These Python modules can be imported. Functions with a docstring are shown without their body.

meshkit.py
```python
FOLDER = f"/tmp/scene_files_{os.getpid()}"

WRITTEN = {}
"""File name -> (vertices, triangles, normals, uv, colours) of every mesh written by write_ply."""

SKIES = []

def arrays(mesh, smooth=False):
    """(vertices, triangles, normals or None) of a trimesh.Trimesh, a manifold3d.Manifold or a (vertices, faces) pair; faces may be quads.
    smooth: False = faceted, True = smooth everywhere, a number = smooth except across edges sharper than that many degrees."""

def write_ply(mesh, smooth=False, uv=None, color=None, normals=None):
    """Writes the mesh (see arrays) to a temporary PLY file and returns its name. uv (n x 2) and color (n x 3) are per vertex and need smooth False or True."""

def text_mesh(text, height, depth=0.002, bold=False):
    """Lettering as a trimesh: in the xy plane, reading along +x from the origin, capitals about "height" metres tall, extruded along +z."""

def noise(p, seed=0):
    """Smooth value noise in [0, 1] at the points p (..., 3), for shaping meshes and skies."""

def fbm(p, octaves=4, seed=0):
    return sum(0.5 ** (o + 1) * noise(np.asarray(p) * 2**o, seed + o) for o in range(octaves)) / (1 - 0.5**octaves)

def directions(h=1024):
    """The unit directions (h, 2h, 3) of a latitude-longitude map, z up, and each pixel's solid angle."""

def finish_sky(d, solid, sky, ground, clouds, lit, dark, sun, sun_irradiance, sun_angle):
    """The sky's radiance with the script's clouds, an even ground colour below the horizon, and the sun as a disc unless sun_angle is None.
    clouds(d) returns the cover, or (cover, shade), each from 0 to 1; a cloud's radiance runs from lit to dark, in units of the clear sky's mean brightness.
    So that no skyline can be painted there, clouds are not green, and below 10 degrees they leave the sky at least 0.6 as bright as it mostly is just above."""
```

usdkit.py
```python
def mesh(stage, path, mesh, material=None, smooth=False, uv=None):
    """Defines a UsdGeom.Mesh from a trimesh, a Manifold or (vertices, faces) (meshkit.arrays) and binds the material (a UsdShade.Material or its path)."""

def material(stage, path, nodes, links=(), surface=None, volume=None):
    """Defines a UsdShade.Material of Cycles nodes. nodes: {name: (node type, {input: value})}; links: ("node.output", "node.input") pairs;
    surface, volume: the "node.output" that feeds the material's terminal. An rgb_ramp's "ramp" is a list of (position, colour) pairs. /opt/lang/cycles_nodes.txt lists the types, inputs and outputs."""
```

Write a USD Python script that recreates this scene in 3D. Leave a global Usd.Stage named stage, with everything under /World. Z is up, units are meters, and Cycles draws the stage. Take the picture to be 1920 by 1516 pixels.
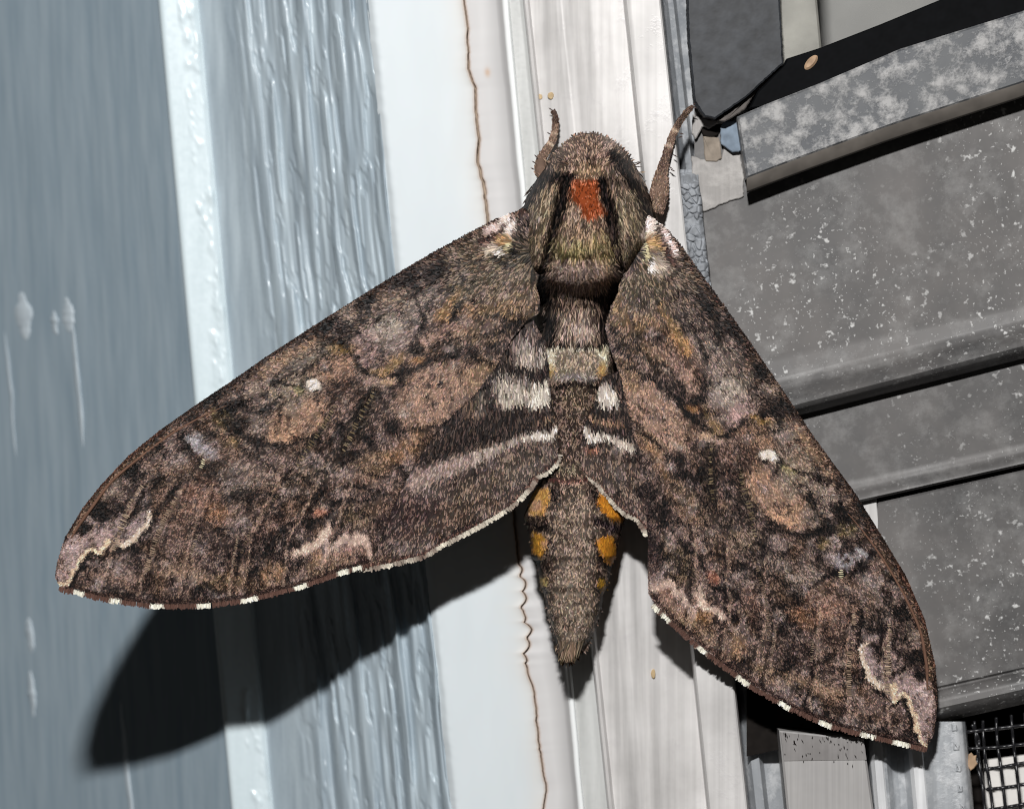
import math, numpy as np, trimesh, usdkit, meshkit
from scipy.spatial import Delaunay
from scipy.interpolate import RBFInterpolator
from pxr import Usd, UsdGeom, UsdLux, UsdShade, Gf, Sdf, Vt

stage = Usd.Stage.CreateInMemory()
UsdGeom.SetStageUpAxis(stage, 'Z'); UsdGeom.SetStageMetersPerUnit(stage, 1.0)
UsdGeom.Xform.Define(stage, '/World'); UsdGeom.Scope.Define(stage, '/World/Looks')

# ---------------------------------------------------------------- camera and flash
S = 0.1248 / 1920          # metres per photo pixel at the reference plane (y = 0)
D = 0.55                   # lens to reference plane
cam = UsdGeom.Camera.Define(stage, '/World/camera')
cam.AddTranslateOp().Set(Gf.Vec3d(0, -D, 0)); cam.AddRotateXOp().Set(90.0)
cam.CreateHorizontalApertureAttr(36.0); cam.CreateVerticalApertureAttr(36.0 * 808 / 1024)
cam.CreateFocalLengthAttr(36.0 * D / 0.1248)
cam.CreateClippingRangeAttr(Gf.Vec2f(0.01, 5.0))
cam.CreateFStopAttr(24.0); cam.CreateFocusDistanceAttr(D - 0.004)
cam.CreateExposureAttr(0.0)
flash = UsdLux.RectLight.Define(stage, '/World/camera_flash')
fp = Gf.Vec3d(-0.0352, -D, 0.264)
flash.AddTransformOp().Set(Gf.Matrix4d().SetLookAt(fp, Gf.Vec3d(0.006, 0.005, 0.004), Gf.Vec3d(0, 0, 1)).GetInverse())
flash.CreateWidthAttr(0.040); flash.CreateHeightAttr(0.018)
flash.CreateIntensityAttr(2100.0); flash.CreateColorAttr(Gf.Vec3f(1.0, 0.985, 0.97))

fill_dome = UsdLux.DomeLight.Define(stage, '/World/ambient_fill')  # dim dome added to lift the blackest shadows, no real source behind it
fill_dome.CreateIntensityAttr(0.008); fill_dome.CreateColorAttr(Gf.Vec3f(1.0, 0.97, 0.93))
rng = np.random.default_rng(7)
PAT = {}
def lin(c):
    c = np.asarray(c, float) / 255.0
    return np.where(c <= 0.04045, c / 12.92, ((c + 0.055) / 1.055) ** 2.4)

def P(px, py, h):
    """photo pixel + height above the reference plane (photo pixels) -> world point"""
    px, py, h = np.broadcast_arrays(np.asarray(px, float), np.asarray(py, float), np.asarray(h, float))
    k = (D - h * S) / D
    return np.stack([(px - 960) * S * k, -h * S, (758 - py) * S * k], -1)

def fbm2(x, y, sc, seed=0, octv=3):
    p = np.stack([np.asarray(x, float) / sc, np.asarray(y, float) / sc, np.full(np.shape(x), 0.37)], -1)
    return meshkit.fbm(p, octv, seed)

# ---------------------------------------------------------------- prim helpers
used = {}
def numbered(parent, name):
    k = used.get((parent, name), 0); used[(parent, name)] = k + 1
    return f'{parent}/{name}' if k == 0 else f'{parent}/{name}_{k:03d}'
def meta(prim, label=None, cat=None, group=None, kind=None):
    for a, b in (('label', label), ('category', cat), ('group', group), ('kind', kind)):
        if b: prim.SetCustomDataByKey(a, b)
    return prim
def thing(name, label, cat, kind=None, group=None):
    x = UsdGeom.Xform.Define(stage, numbered('/World', name))
    return meta(x.GetPrim(), label, cat, group, kind)
def part(parent, name, mesh, mat, smooth=False, col=None, label=None, kind=None, cat=None, group=None):
    pp = '/World' if parent is None else str(parent.GetPath())
    m = usdkit.mesh(stage, numbered(pp, name), mesh, mat, smooth=smooth)
    if col is not None:
        UsdGeom.PrimvarsAPI(m).CreatePrimvar('tint', Sdf.ValueTypeNames.Color3fArray, 'vertex').Set(Vt.Vec3fArray.FromNumpy(np.asarray(col, np.float32)))
    m.CreateDoubleSidedAttr(True)
    return meta(m.GetPrim(), label, cat, group, kind)

# ---------------------------------------------------------------- materials
def mat(name, nodes, links, surf='p.BSDF'):
    return usdkit.material(stage, '/World/Looks/' + name, nodes, links, surface=surf)
def tint_mat(name, rough=0.6, spec=0.3, sheen=0.0, bump=None):
    n = {'a': ('attribute', {'attribute': 'tint'}), 'p': ('principled_bsdf', {'roughness': rough, 'specular_ior_level': spec, 'sheen_weight': sheen})}
    return mat(name, n, [('a.color', 'p.base_color')])
def paint_mat(name, c1, c2, rough=0.35, spec=0.5, stretch=(700, 700, 60), bstr=0.25, bdist=0.0002, stain=None):
    n = {'g': ('geometry', {}), 'm': ('mapping', {'scale': stretch, 'rotation': (0, -0.098, 0)}), 'n': ('noise_texture', {'scale': 1.0, 'detail': 4.0}),
         'r': ('rgb_ramp', {'ramp': [(0.3, c1), (0.7, c2)]}), 'n2': ('noise_texture', {'scale': 1500.0, 'detail': 3.0}),
         'b': ('bump', {'strength': bstr, 'distance': bdist}), 'b2': ('bump', {'strength': bstr * 0.6, 'distance': bdist * 0.5}),
         'rr': ('map_range', {'from_min': 0.3, 'from_max': 0.7, 'to_min': rough - 0.08, 'to_max': rough + 0.1}),
         'p': ('principled_bsdf', {'specular_ior_level': spec})}
    l = [('g.position', 'm.vector'), ('m.vector', 'n.vector'), ('n.fac', 'r.fac'), ('n.fac', 'b.height'), ('g.position', 'n2.vector'), ('n2.fac', 'b2.height'),
         ('b.normal', 'b2.normal'), ('b2.normal', 'p.normal'), ('n2.fac', 'rr.value'), ('rr.result', 'p.roughness'), ('r.color', 'p.base_color')]
    return mat(name, n, l)
def metal_mat(name, c1, c2, metallic=0.2, rough=0.42, brush=(2500, 2500, 40), rot=(0, -0.098, 0), spots=0.0, spot_col=(0.58, 0.58, 0.57), blotch=0.0, bdist=0.00006, spot_scale=1000.0, bl=(0.56, 0.72), bl_scale=330.0, spec=0.4, streak=0.3):
    n = {'g': ('geometry', {}), 'm': ('mapping', {'scale': brush, 'rotation': rot}), 'n': ('noise_texture', {'scale': 1.0, 'detail': 4.0}),
         'big': ('noise_texture', {'scale': 70.0, 'detail': 6.0, 'roughness': 0.62}), 'r': ('rgb_ramp', {'ramp': [(0.32, c1), (0.68, c2)]}),
         's1': ('noise_texture', {'scale': spot_scale, 'detail': 2.0, 'roughness': 0.55}), 's1r': ('rgb_ramp', {'ramp': [(0.63, (0, 0, 0)), (0.73, (1, 1, 1))]}),
         's3': ('noise_texture', {'scale': spot_scale * 2.6, 'detail': 1.0}), 's3r': ('rgb_ramp', {'ramp': [(0.665, (0, 0, 0)), (0.74, (0.8, 0.8, 0.8))]}),
         'cl': ('noise_texture', {'scale': 55.0, 'detail': 3.0}), 'clr': ('rgb_ramp', {'ramp': [(0.42, (0.03, 0.03, 0.03)), (0.62, (1, 1, 1))]}),
         'sx': ('math', {'math_type': 'maximum'}), 'sc': ('math', {'math_type': 'multiply'}),
         's2': ('noise_texture', {'scale': bl_scale, 'detail': 7.0, 'roughness': 0.68}), 's2r': ('rgb_ramp', {'ramp': [(bl[0], (0, 0, 0)), (bl[1], (1, 1, 1))]}),
         'k1': ('math', {'math_type': 'multiply', 'value2': spots}), 'k2': ('math', {'math_type': 'multiply', 'value2': blotch}),
         'kx': ('math', {'math_type': 'maximum'}), 'inv': ('math', {'math_type': 'multiply_add', 'value2': -metallic, 'value3': metallic}),
         'mx': ('mix_color', {'b': spot_col}), 'mx2': ('mix_color', {'blend_type': 'multiply', 'fac': streak}),
         'r2': ('rgb_ramp', {'ramp': [(0.3, (0.55, 0.55, 0.55)), (0.7, (1.15, 1.15, 1.15))]}),
         'b': ('bump', {'strength': 0.3, 'distance': bdist}), 'b2': ('bump', {'strength': 0.5, 'distance': 0.00012}),
         'rr': ('map_range', {'from_min': 0.3, 'from_max': 0.7, 'to_min': rough - 0.08, 'to_max': rough + 0.12}),
         'p': ('principled_bsdf', {'specular_ior_level': spec})}
    l = [('g.position', 'm.vector'), ('m.vector', 'n.vector'), ('g.position', 'big.vector'), ('big.fac', 'r.fac'), ('g.position', 's1.vector'), ('g.position', 's2.vector'), ('g.position', 's3.vector'), ('g.position', 'cl.vector'),
         ('s1.fac', 's1r.fac'), ('s2.fac', 's2r.fac'), ('s3.fac', 's3r.fac'), ('cl.fac', 'clr.fac'), ('s1r.color', 'sx.value1'), ('s3r.color', 'sx.value2'), ('sx.value', 'sc.value1'), ('clr.color', 'sc.value2'),
         ('sc.value', 'k1.value1'), ('s2r.color', 'k2.value1'), ('k1.value', 'kx.value1'), ('k2.value', 'kx.value2'),
         ('n.fac', 'r2.fac'), ('r.color', 'mx2.a'), ('r2.color', 'mx2.b'), ('mx2.result', 'mx.a'), ('kx.value', 'mx.fac'), ('mx.result', 'p.base_color'),
         ('kx.value', 'inv.value1'), ('inv.value', 'p.metallic'), ('n.fac', 'b.height'), ('kx.value', 'b2.height'), ('b.normal', 'b2.normal'), ('b2.normal', 'p.normal'),
         ('big.fac', 'rr.value'), ('rr.result', 'p.roughness')]
    return mat(name, n, l)
def plain_mat(name, c, rough=0.5, spec=0.4, metallic=0.0, var=0.25, scale=800.0, bdist=0.0001):
    c = np.asarray(c, float)
    n = {'g': ('geometry', {}), 'n': ('noise_texture', {'scale': scale, 'detail': 5.0}), 'r': ('rgb_ramp', {'ramp': [(0.3, c * (1 - var)), (0.7, c * (1 + var))]}),
         'b': ('bump', {'strength': 0.4, 'distance': bdist}), 'p': ('principled_bsdf', {'roughness': rough, 'specular_ior_level': spec, 'metallic': metallic})}
    return mat(name, n, [('g.position', 'n.vector'), ('n.fac', 'r.fac'), ('r.color', 'p.base_color'), ('n.fac', 'b.height'), ('b.normal', 'p.normal')])

M_wall = paint_mat('blue_grey_wall_tone', (0.235, 0.305, 0.36), (0.31, 0.38, 0.43), rough=0.5, spec=0.25)  # base tone differs by casing face, darkest on the outer slope
M_bead = paint_mat('pale_blue_bead_tone', (0.60, 0.70, 0.74), (0.68, 0.78, 0.82), rough=0.3)
M_slope = paint_mat('blue_grey_slope_tone', (0.30, 0.365, 0.415), (0.46, 0.54, 0.59), rough=0.34, spec=0.5)
M_white = tint_mat('white_casing_paint', rough=0.45, spec=0.3)
M_scale = tint_mat('moth_scale', rough=0.45, spec=0.10)
M_fur = tint_mat('moth_fur', rough=0.5, spec=0.08)
M_skin = tint_mat('moth_membrane', rough=0.7, spec=0.05)
M_channel = paint_mat('grey_channel_paint', (0.42, 0.43, 0.42), (0.56, 0.57, 0.56), rough=0.35)
M_frame = metal_mat('pale_frame_metal', (0.54, 0.527, 0.517), (0.71, 0.695, 0.685), metallic=0.06, rough=0.36, brush=(1100, 1100, 7), blotch=0.25, spot_col=(0.40, 0.38, 0.40), spec=0.45, streak=0.45)
M_rib_highlight = metal_mat('rib_highlight_metal', (0.66, 0.67, 0.69), (0.82, 0.83, 0.84), metallic=0.1, rough=0.3, brush=(1500, 1500, 20), spec=0.7, streak=0.3)  # pale colour painted in for the highlight lines along the stile ribs
M_rib = metal_mat('ribbed_stile_metal', (0.24, 0.26, 0.285), (0.44, 0.46, 0.48), metallic=0.15, rough=0.36, spots=0.3, blotch=0.5, spot_col=(0.66, 0.67, 0.68), bl=(0.48, 0.62), spec=0.6, streak=0.2)
M_panel = metal_mat('weathered_panel_metal', (0.070, 0.070, 0.071), (0.142, 0.134, 0.130), metallic=0.15, rough=0.5, brush=(220, 220, 16), rot=(0, 0.1, 0), spots=0.9, blotch=0.18, bl=(0.48, 0.75), streak=0.25)
M_ledge = metal_mat('corroded_ledge_metal', (0.065, 0.07, 0.08), (0.13, 0.135, 0.14), metallic=0.15, rough=0.5, brush=(160, 160, 60), spots=0.9, blotch=0.85, spot_col=(0.40, 0.395, 0.39), bl=(0.45, 0.62), bl_scale=420.0)
M_corner = metal_mat('pale_corner_metal', (0.44, 0.43, 0.42), (0.56, 0.55, 0.54), metallic=0.2, rough=0.5, spots=0.0, blotch=0.0)
M_gasket = plain_mat('grey_black_vinyl', (0.03, 0.033, 0.038), rough=0.5, spec=0.3, var=0.5, scale=500)
M_black = plain_mat('black_vinyl', (0.003, 0.0033, 0.004), rough=0.6, spec=0.04)
M_dark = plain_mat('dark_gap', (0.012, 0.010, 0.009), rough=0.9, spec=0.1)
M_wire = plain_mat('screen_wire_vinyl', (0.012, 0.012, 0.014), rough=0.35, spec=0.6)
M_foam = plain_mat('blue_foam', (0.19, 0.235, 0.29), rough=0.9, spec=0.1)
M_slit = plain_mat('dull_brown_slit', (0.11, 0.098, 0.09), rough=0.7, spec=0.2)
M_brown = plain_mat('brown_residue', (0.26, 0.22, 0.18), rough=0.8, spec=0.2)
M_grime = metal_mat('pale_residue', (0.24, 0.23, 0.22), (0.42, 0.40, 0.385), metallic=0.0, rough=0.6, blotch=0.6, bl=(0.45, 0.65), spot_col=(0.5, 0.48, 0.46))
M_under = plain_mat('brown_grey_underside', (0.15, 0.135, 0.12), rough=0.6, spec=0.2, var=0.3, scale=250)
M_crackle = plain_mat('blue_grey_sealant', (0.25, 0.265, 0.285), rough=0.6, spec=0.3)
M_tan = plain_mat('tan_flake', (0.40, 0.27, 0.17), rough=0.6, spec=0.3)
M_ochre = plain_mat('ochre_spot', (0.46, 0.34, 0.19), rough=0.6, spec=0.3)
M_glass = mat('grey_window_glass', {'t': ('transparent_bsdf', {'color': (0.95, 0.95, 0.95)}), 'g': ('glossy_bsdf', {'roughness': 0.02}), 'f': ('fresnel', {'IOR': 1.5}), 'm': ('mix_closure', {})},
              [('f.fac', 'm.fac'), ('t.BSDF', 'm.closure1'), ('g.BSDF', 'm.closure2')], 'm.closure')
M_behind = plain_mat('grey_green_backing', (0.36, 0.36, 0.345), rough=0.7, var=0.3, scale=40)
M_white2 = plain_mat('off_white_backing', (0.72, 0.70, 0.67), rough=0.6, var=0.05)

# ---------------------------------------------------------------- setting meshes
def grid_faces(nr, nc):
    i = np.arange(nr - 1)[:, None] * nc + np.arange(nc - 1)[None, :]
    return np.stack([i, i + 1, i + nc + 1, i + nc], -1).reshape(-1, 4)
def resample(poly, step):
    poly = np.asarray(poly, float); q = np.vstack([poly, poly[:1]]); L = np.r_[0, np.cumsum(np.linalg.norm(np.diff(q, axis=0), axis=1))]
    t = np.arange(0, L[-1], step); return np.stack([np.interp(t, L, q[:, 0]), np.interp(t, L, q[:, 1])], 1)
def dense(prof, step):
    out = [np.asarray(prof[0], float)]
    for a, b in zip(prof[:-1], prof[1:]):
        a, b = np.asarray(a, float), np.asarray(b, float)
        n = max(1, int(math.ceil(np.abs(b - a).max() / step)))
        out += [a + (b - a) * k / n for k in range(1, n + 1)]
    return np.array(out)
def upright(prof, step=1e9, ny=2, y0=-180, y1=1700, fn=None, raw=False):
    """surface swept along the upright of the frame; prof: (x at photo row 0, x at photo row 1516, height)"""
    p = dense(prof, step); t = np.linspace(y0, y1, ny)[:, None]
    x = p[None, :, 0] + (p[None, :, 1] - p[None, :, 0]) * t / 1516.0
    h = np.repeat(p[None, :, 2], ny, 0); y = np.repeat(t, len(p), 1)
    if fn: x, y, h = fn(x, y, h)
    v = P(x, y, h).reshape(-1, 3)
    return (v, grid_faces(ny, len(p)), x.ravel(), y.ravel(), h.ravel()) if raw else (v, grid_faces(ny, len(p)))
def level(prof, x0=1290, x1=2150, step=1e9, nx=2, fn=None):
    """surface swept along the door's rails; prof: (y at photo column 1300, y at photo column 1920, height)"""
    p = dense(prof, step); t = np.linspace(x0, x1, nx)[:, None]
    y = p[None, :, 0] + (p[None, :, 1] - p[None, :, 0]) * (t - 1300) / 620.0
    h = np.repeat(p[None, :, 2], nx, 0); x = np.repeat(t, len(p), 1)
    if fn: x, y, h = fn(x, y, h)
    return P(x, y, h).reshape(-1, 3), grid_faces(nx, len(p))
def prism(poly, h1, h0, bevel=3.0, rough=0.0):
    """solid plate whose front face has the outline poly (photo pixels) at height h1, going back to h0"""
    import shapely.geometry as sg
    if rough:
        poly = resample(poly, max(2.5, rough * 1.2)); nn = np.arange(len(poly)) * 1.0
        poly = poly + rough * 2.2 * np.stack([fbm2(poly[:, 0], poly[:, 1], rough * 3.0, 801) - .5, fbm2(poly[:, 0], poly[:, 1], rough * 3.0, 802) - .5], 1)
    pg = sg.Polygon(poly).buffer(0)
    if pg.geom_type != 'Polygon': pg = max(pg.geoms, key=lambda g: g.area)
    c = np.array(pg.exterior.coords)[:-1]
    inner = np.array(sg.polygon.orient(pg).exterior.coords)[:-1]
    n = len(inner)
    ctr = []
    for k in range(n):
        a, b, d = inner[k - 1], inner[k], inner[(k + 1) % n]
        e1 = (b - a) / (np.linalg.norm(b - a) + 1e-9); e2 = (d - b) / (np.linalg.norm(d - b) + 1e-9)
        n1, n2 = np.array([-e1[1], e1[0]]), np.array([-e2[1], e2[0]])
        m = n1 + n2; m = m / max(0.5, m @ m / 2 if m @ m > 0 else 1)
        ctr.append(b + bevel * m)
    ctr = np.array(ctr)
    front = P(ctr[:, 0], ctr[:, 1], h1); edge = P(inner[:, 0], inner[:, 1], h1)
    edge[:, 1] += bevel * S; back = edge.copy(); back[:, 1] = -h0 * S
    import mapbox_earcut as me
    tri = me.triangulate_float64(ctr, np.array([n], np.uint32)).reshape(-1, 3)
    f = [tri]
    for o in (0, n):
        q = np.arange(n); r = (q + 1) % n
        f += [np.stack([q + o, r + o, r + o + n], 1), np.stack([q + o, r + o + n, q + o + n], 1)]
    f.append(tri[:, ::-1] + 2 * n)
    return np.vstack([front, edge, back]), np.vstack(f)

exec_sections = []
# ---- painted casing on the left (one moulded board with its parts)
casing = thing('door_casing', 'blue-grey and white painted moulded wooden casing filling the left of the photo beside the metal frame', 'door casing')
def wall_fn(x, y, h):
    return x, y, h + 7 * (fbm2(x, y * 0.12, 38, 5) - 0.5) + 10 * (fbm2(x, y * .5, 260, 6) - 0.5)
part(casing, 'sloping_outer_face', upright([(-520, -390, -1340), (296, 433, -462)], 9, 150, fn=wall_fn), M_wall, smooth=True, label='smooth dark blue-grey outer slope')
def bead_fn(x, y, h):
    t = (x - (300 + y * 0.0925)) / 68
    return x, y, h + 9 * np.clip(fbm2(x * 1.0, y * 0.45, 11, 9) - 0.52, 0, 1) * (t > 0.5) * (t < 1.0) * 4 * 0.6
part(casing, 'pale_bead', upright([(296, 433, -462), (297.5, 434.5, -451), (303, 440, -446), (362, 503, -444), (372, 512, -452)], 4, 420, fn=bead_fn), M_bead, smooth=True, label='narrow pale blue bead')
def slope_fn(x, y, h):
    xo = x - 0.098 * y
    u = np.clip((xo - 415) / 60, 0, 1)
    a = fbm2(xo + 14 * (fbm2(x, y, 140, 31) - 0.5), y * 0.055, 13, 21, 2) - 0.5
    b = fbm2(xo, y * 0.06, 30, 22, 2) - 0.5
    r = 1 - 2 * np.abs(a)
    return x, y, h + u * (46 * a + 26 * b - 5 * (r > 0.93) )
part(casing, 'rippled_slope', upright([(372, 512, -452), (410, 548, -425), (690, 848, -146)], 3.2, 330, fn=slope_fn), M_slope, smooth=True, label='blue-grey slope with raised paint ripples')

M_scuff_glint = paint_mat('scuff_glint_paint', (0.40, 0.47, 0.52), (0.55, 0.62, 0.67), rough=0.4, spec=0.4, stretch=(1500, 1500, 300))  # pale scuffs, with the whitish glints on them put into the colour
for k, (x, y, L, w) in enumerate([(44, 592, 46, 15), (128, 590, 34, 12), (102, 606, 24, 7), (146, 720, 120, 5), (56, 1190, 34, 8), (60, 1300, 44, 7), (238, 1440, 130, 6), (20, 740, 120, 4)]):
    t = np.linspace(-1, 1, 31)[:, None]; u = np.linspace(-1, 1, 9)[None]
    pw = np.clip(1 - t ** 2, 0, 1) ** .6 * np.clip(.35 + 1.1 * fbm2(t * 3.0, t * 0 + k, 1.0, 900 + k), 0, 1.2)
    xx = x + .09 * t * L + u * w * pw + 6 * (fbm2(t * 2.0, t * 0 + k, 1.0, 950 + k) - .5); yy = y + t * L + 0 * u
    fr_ = (xx + 520 - yy * .08575) / (816 + yy * .0046); hh = -1340 + 878 * fr_ + 7 * (fbm2(xx, yy * 0.12, 38, 5) - 0.5) + 10 * (fbm2(xx, yy * .5, 260, 6) - 0.5) + 6 * np.sqrt(np.clip(1 - u ** 2, 0, 1)) * pw - .5
    part(casing, 'scuff_glint', (P(xx, yy, hh).reshape(-1, 3), grid_faces(31, 9)), M_scuff_glint, smooth=True)
# the crack between casing and caulk
cy = np.linspace(-180, 1700, 420)
base = 868 + 0.1003 * cy
key_y = [-180, 0, 60, 130, 165, 210, 260, 300, 360, 420, 1060, 1105, 1150, 1180, 1235, 1300, 1390, 1440, 1480, 1516, 1700]
key_o = [0, 2, 2, -4, 5, 2, 2, -4, 3, 3, -3, 4, -6, 6, -10, 3, 2, 4, 8, -2, 0]
crack = base + np.interp(cy, key_y, key_o) + 5 * (fbm2(cy, cy * 0, 9, 3) - 0.5)
sc = np.abs(((cy - 1050) / 29) % 1 - 0.5) * 2
crack += np.where((cy > 1060) & (cy < 1240), 9 * (1 - sc ** 2) - 4, 0)
gap = 0.2 + 2.6 * fbm2(cy, cy * 0, 50, 4) + 2.0 * np.exp(-((cy - 330) / 200) ** 2)
gap = np.where((cy > 1060), gap * 0.75, gap)
# flat white face: left edge straight, right edge follows the crack
def crackface():
    nx = 48; t = np.linspace(0, 1, nx) ** 0.8
    xl = 687 + 0.1045 * cy + 5 * (fbm2(cy, cy * 0, 26, 8) - .5)
    x = xl[:, None] + (crack - xl)[:, None] * t; y = np.repeat(cy[:, None], nx, 1)
    h = np.full_like(x, -136.0) + 3 * (fbm2(x, y * 0.2, 60, 12) - .5)
    h[:, 0] -= 12; h[:, 1] -= 3
    h += 5 * np.exp(-(crack[:, None] - x) / 7)
    h += 2.5 * np.exp(-((x - xl[:, None] - 8) / 8) ** 2) * (fbm2(x, y, 12, 61))
    back_edge = h.copy()
    x = np.concatenate([x, crack[:, None] + 0.5], 1); y = np.concatenate([y, cy[:, None]], 1); h = np.concatenate([h, h[:, -1:] - 14], 1)
    d = crack[:, None] - x
    w = np.clip(np.exp(-d / 26) * (0.25 + 1.0 * fbm2(x, y * 0.3, 40, 14)), 0, 1)[..., None]
    edge = np.clip(1 - np.abs(d) / 4.5, 0, 1)[..., None]
    n = fbm2(x, y * .25, 30, 15)[..., None]
    c = lin((206, 214, 218)) * (0.97 + 0.08 * n)
    w = w * .7; c = c * (1 - w) + lin((214, 201, 188)) * w
    c = c * (1 - edge * .75) + lin((170, 140, 115)) * edge * .75
    return (P(x, y, h).reshape(-1, 3), grid_faces(len(cy), nx + 1)), c.reshape(-1, 3)
m_, c_ = crackface(); part(casing, 'flat_white_face', m_, M_white, smooth=True, col=c_, label='flat white painted face with a stained cracked edge')
part(casing, 'crack_bottom', upright([(850, 1000, -149), (895, 1045, -149)], 1e9, 2), plain_mat('brown_crack', (0.34, 0.265, 0.20), 0.9, 0.1), label='brown crack between paint and caulk')

caulk = thing('caulk_strip', 'cream white caulk strip between the jagged crack and the metal frame', 'caulk')
def caulkface():
    nx = 26; t = np.linspace(0, 1, nx) ** 1.3
    xr = 948 + 0.094 * cy + 4 * (fbm2(cy, cy * 0, 70, 18) - .5)
    xl = crack + gap
    x = xl[:, None] + (xr - xl)[:, None] * t; y = np.repeat(cy[:, None], nx, 1)
    h = -140 + 14 * np.sqrt(np.clip(t, 0, 1))[None] + 10 * np.clip((t - .8) / .2, 0, 1)[None] + 0 * x + 4 * (fbm2(x, y * .2, 50, 19) - .5)
    x = np.concatenate([xl[:, None] - .5, x, xr[:, None] + 5, xr[:, None] + 7], 1); y = np.concatenate([cy[:, None], y, cy[:, None], cy[:, None]], 1)
    h = np.concatenate([h[:, :1] - 20, h, h[:, -1:] - 2, h[:, -1:] - 14], 1)
    d = x - xl[:, None]
    edge = np.clip(1 - np.abs(d) / 5, 0, 1)[..., None]
    c = lin((205, 204, 204)) * (0.95 + .1 * fbm2(x, y * .2, 30, 20)[..., None])
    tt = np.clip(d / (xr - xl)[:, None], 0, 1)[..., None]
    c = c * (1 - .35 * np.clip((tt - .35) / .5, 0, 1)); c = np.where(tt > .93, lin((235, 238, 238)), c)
    c = c * (1 - edge * .7) + lin((165, 135, 108)) * edge * .7
    for sx, sy in ((914, 136),):
        e = np.exp(-(((x - sx) / 5) ** 2 + ((y - sy) / 8) ** 2))[..., None]; c = c * (1 - .7 * e) + lin((190, 150, 110)) * .7 * e
    return (P(x, y, h).reshape(-1, 3), grid_faces(len(cy), nx + 3)), c.reshape(-1, 3)
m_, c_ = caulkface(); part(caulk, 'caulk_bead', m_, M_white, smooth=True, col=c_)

# ---- metal door frame (jamb)
frame = thing('metal_door_frame', 'pale aluminium door frame of upright ribs under the moth body between caulk and storm door', 'door frame')
part(frame, 'channel', upright([(938, 1075, -150), (955, 1092, -122), (975, 1128, -122), (980, 1139, -118)], 4, 40), M_channel, smooth=30, label='grey recessed channel')
part(frame, 'face', upright([(980, 1139, -118), (981, 1140, -96), (984, 1143, -90), (989, 1148, -92), (993, 1153, -104), (1008, 1168, -100), (1025, 1182, -92), (1040, 1197, -82), (1052, 1210, -79), (1066, 1224, -82), (1082, 1245, -92), (1105, 1270, -100), (1140, 1300, -104), (1168, 1325, -104)], 4, 60), M_frame, smooth=30, label='bright face with a thin ridge and a rounded rib')
part(frame, 'rib', upright([(1168, 1325, -104), (1171, 1328, -30), (1175, 1332, -22), (1180, 1336, -20), (1235, 1398, -16), (1238, 1401, -18), (1240, 1404, -30), (1241, 1405, -150)], 5, 50), M_frame, smooth=30, label='raised outer rib')
part(frame, 'groove', upright([(1241, 1405, -150), (1243, 1408, -140), (1252, 1418, -118), (1262, 1434, -112), (1268, 1442, -140), (1330, 1500, -165)], 4, 40), M_rib, smooth=30, label='shadowed groove with a bright inner rib')

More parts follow.
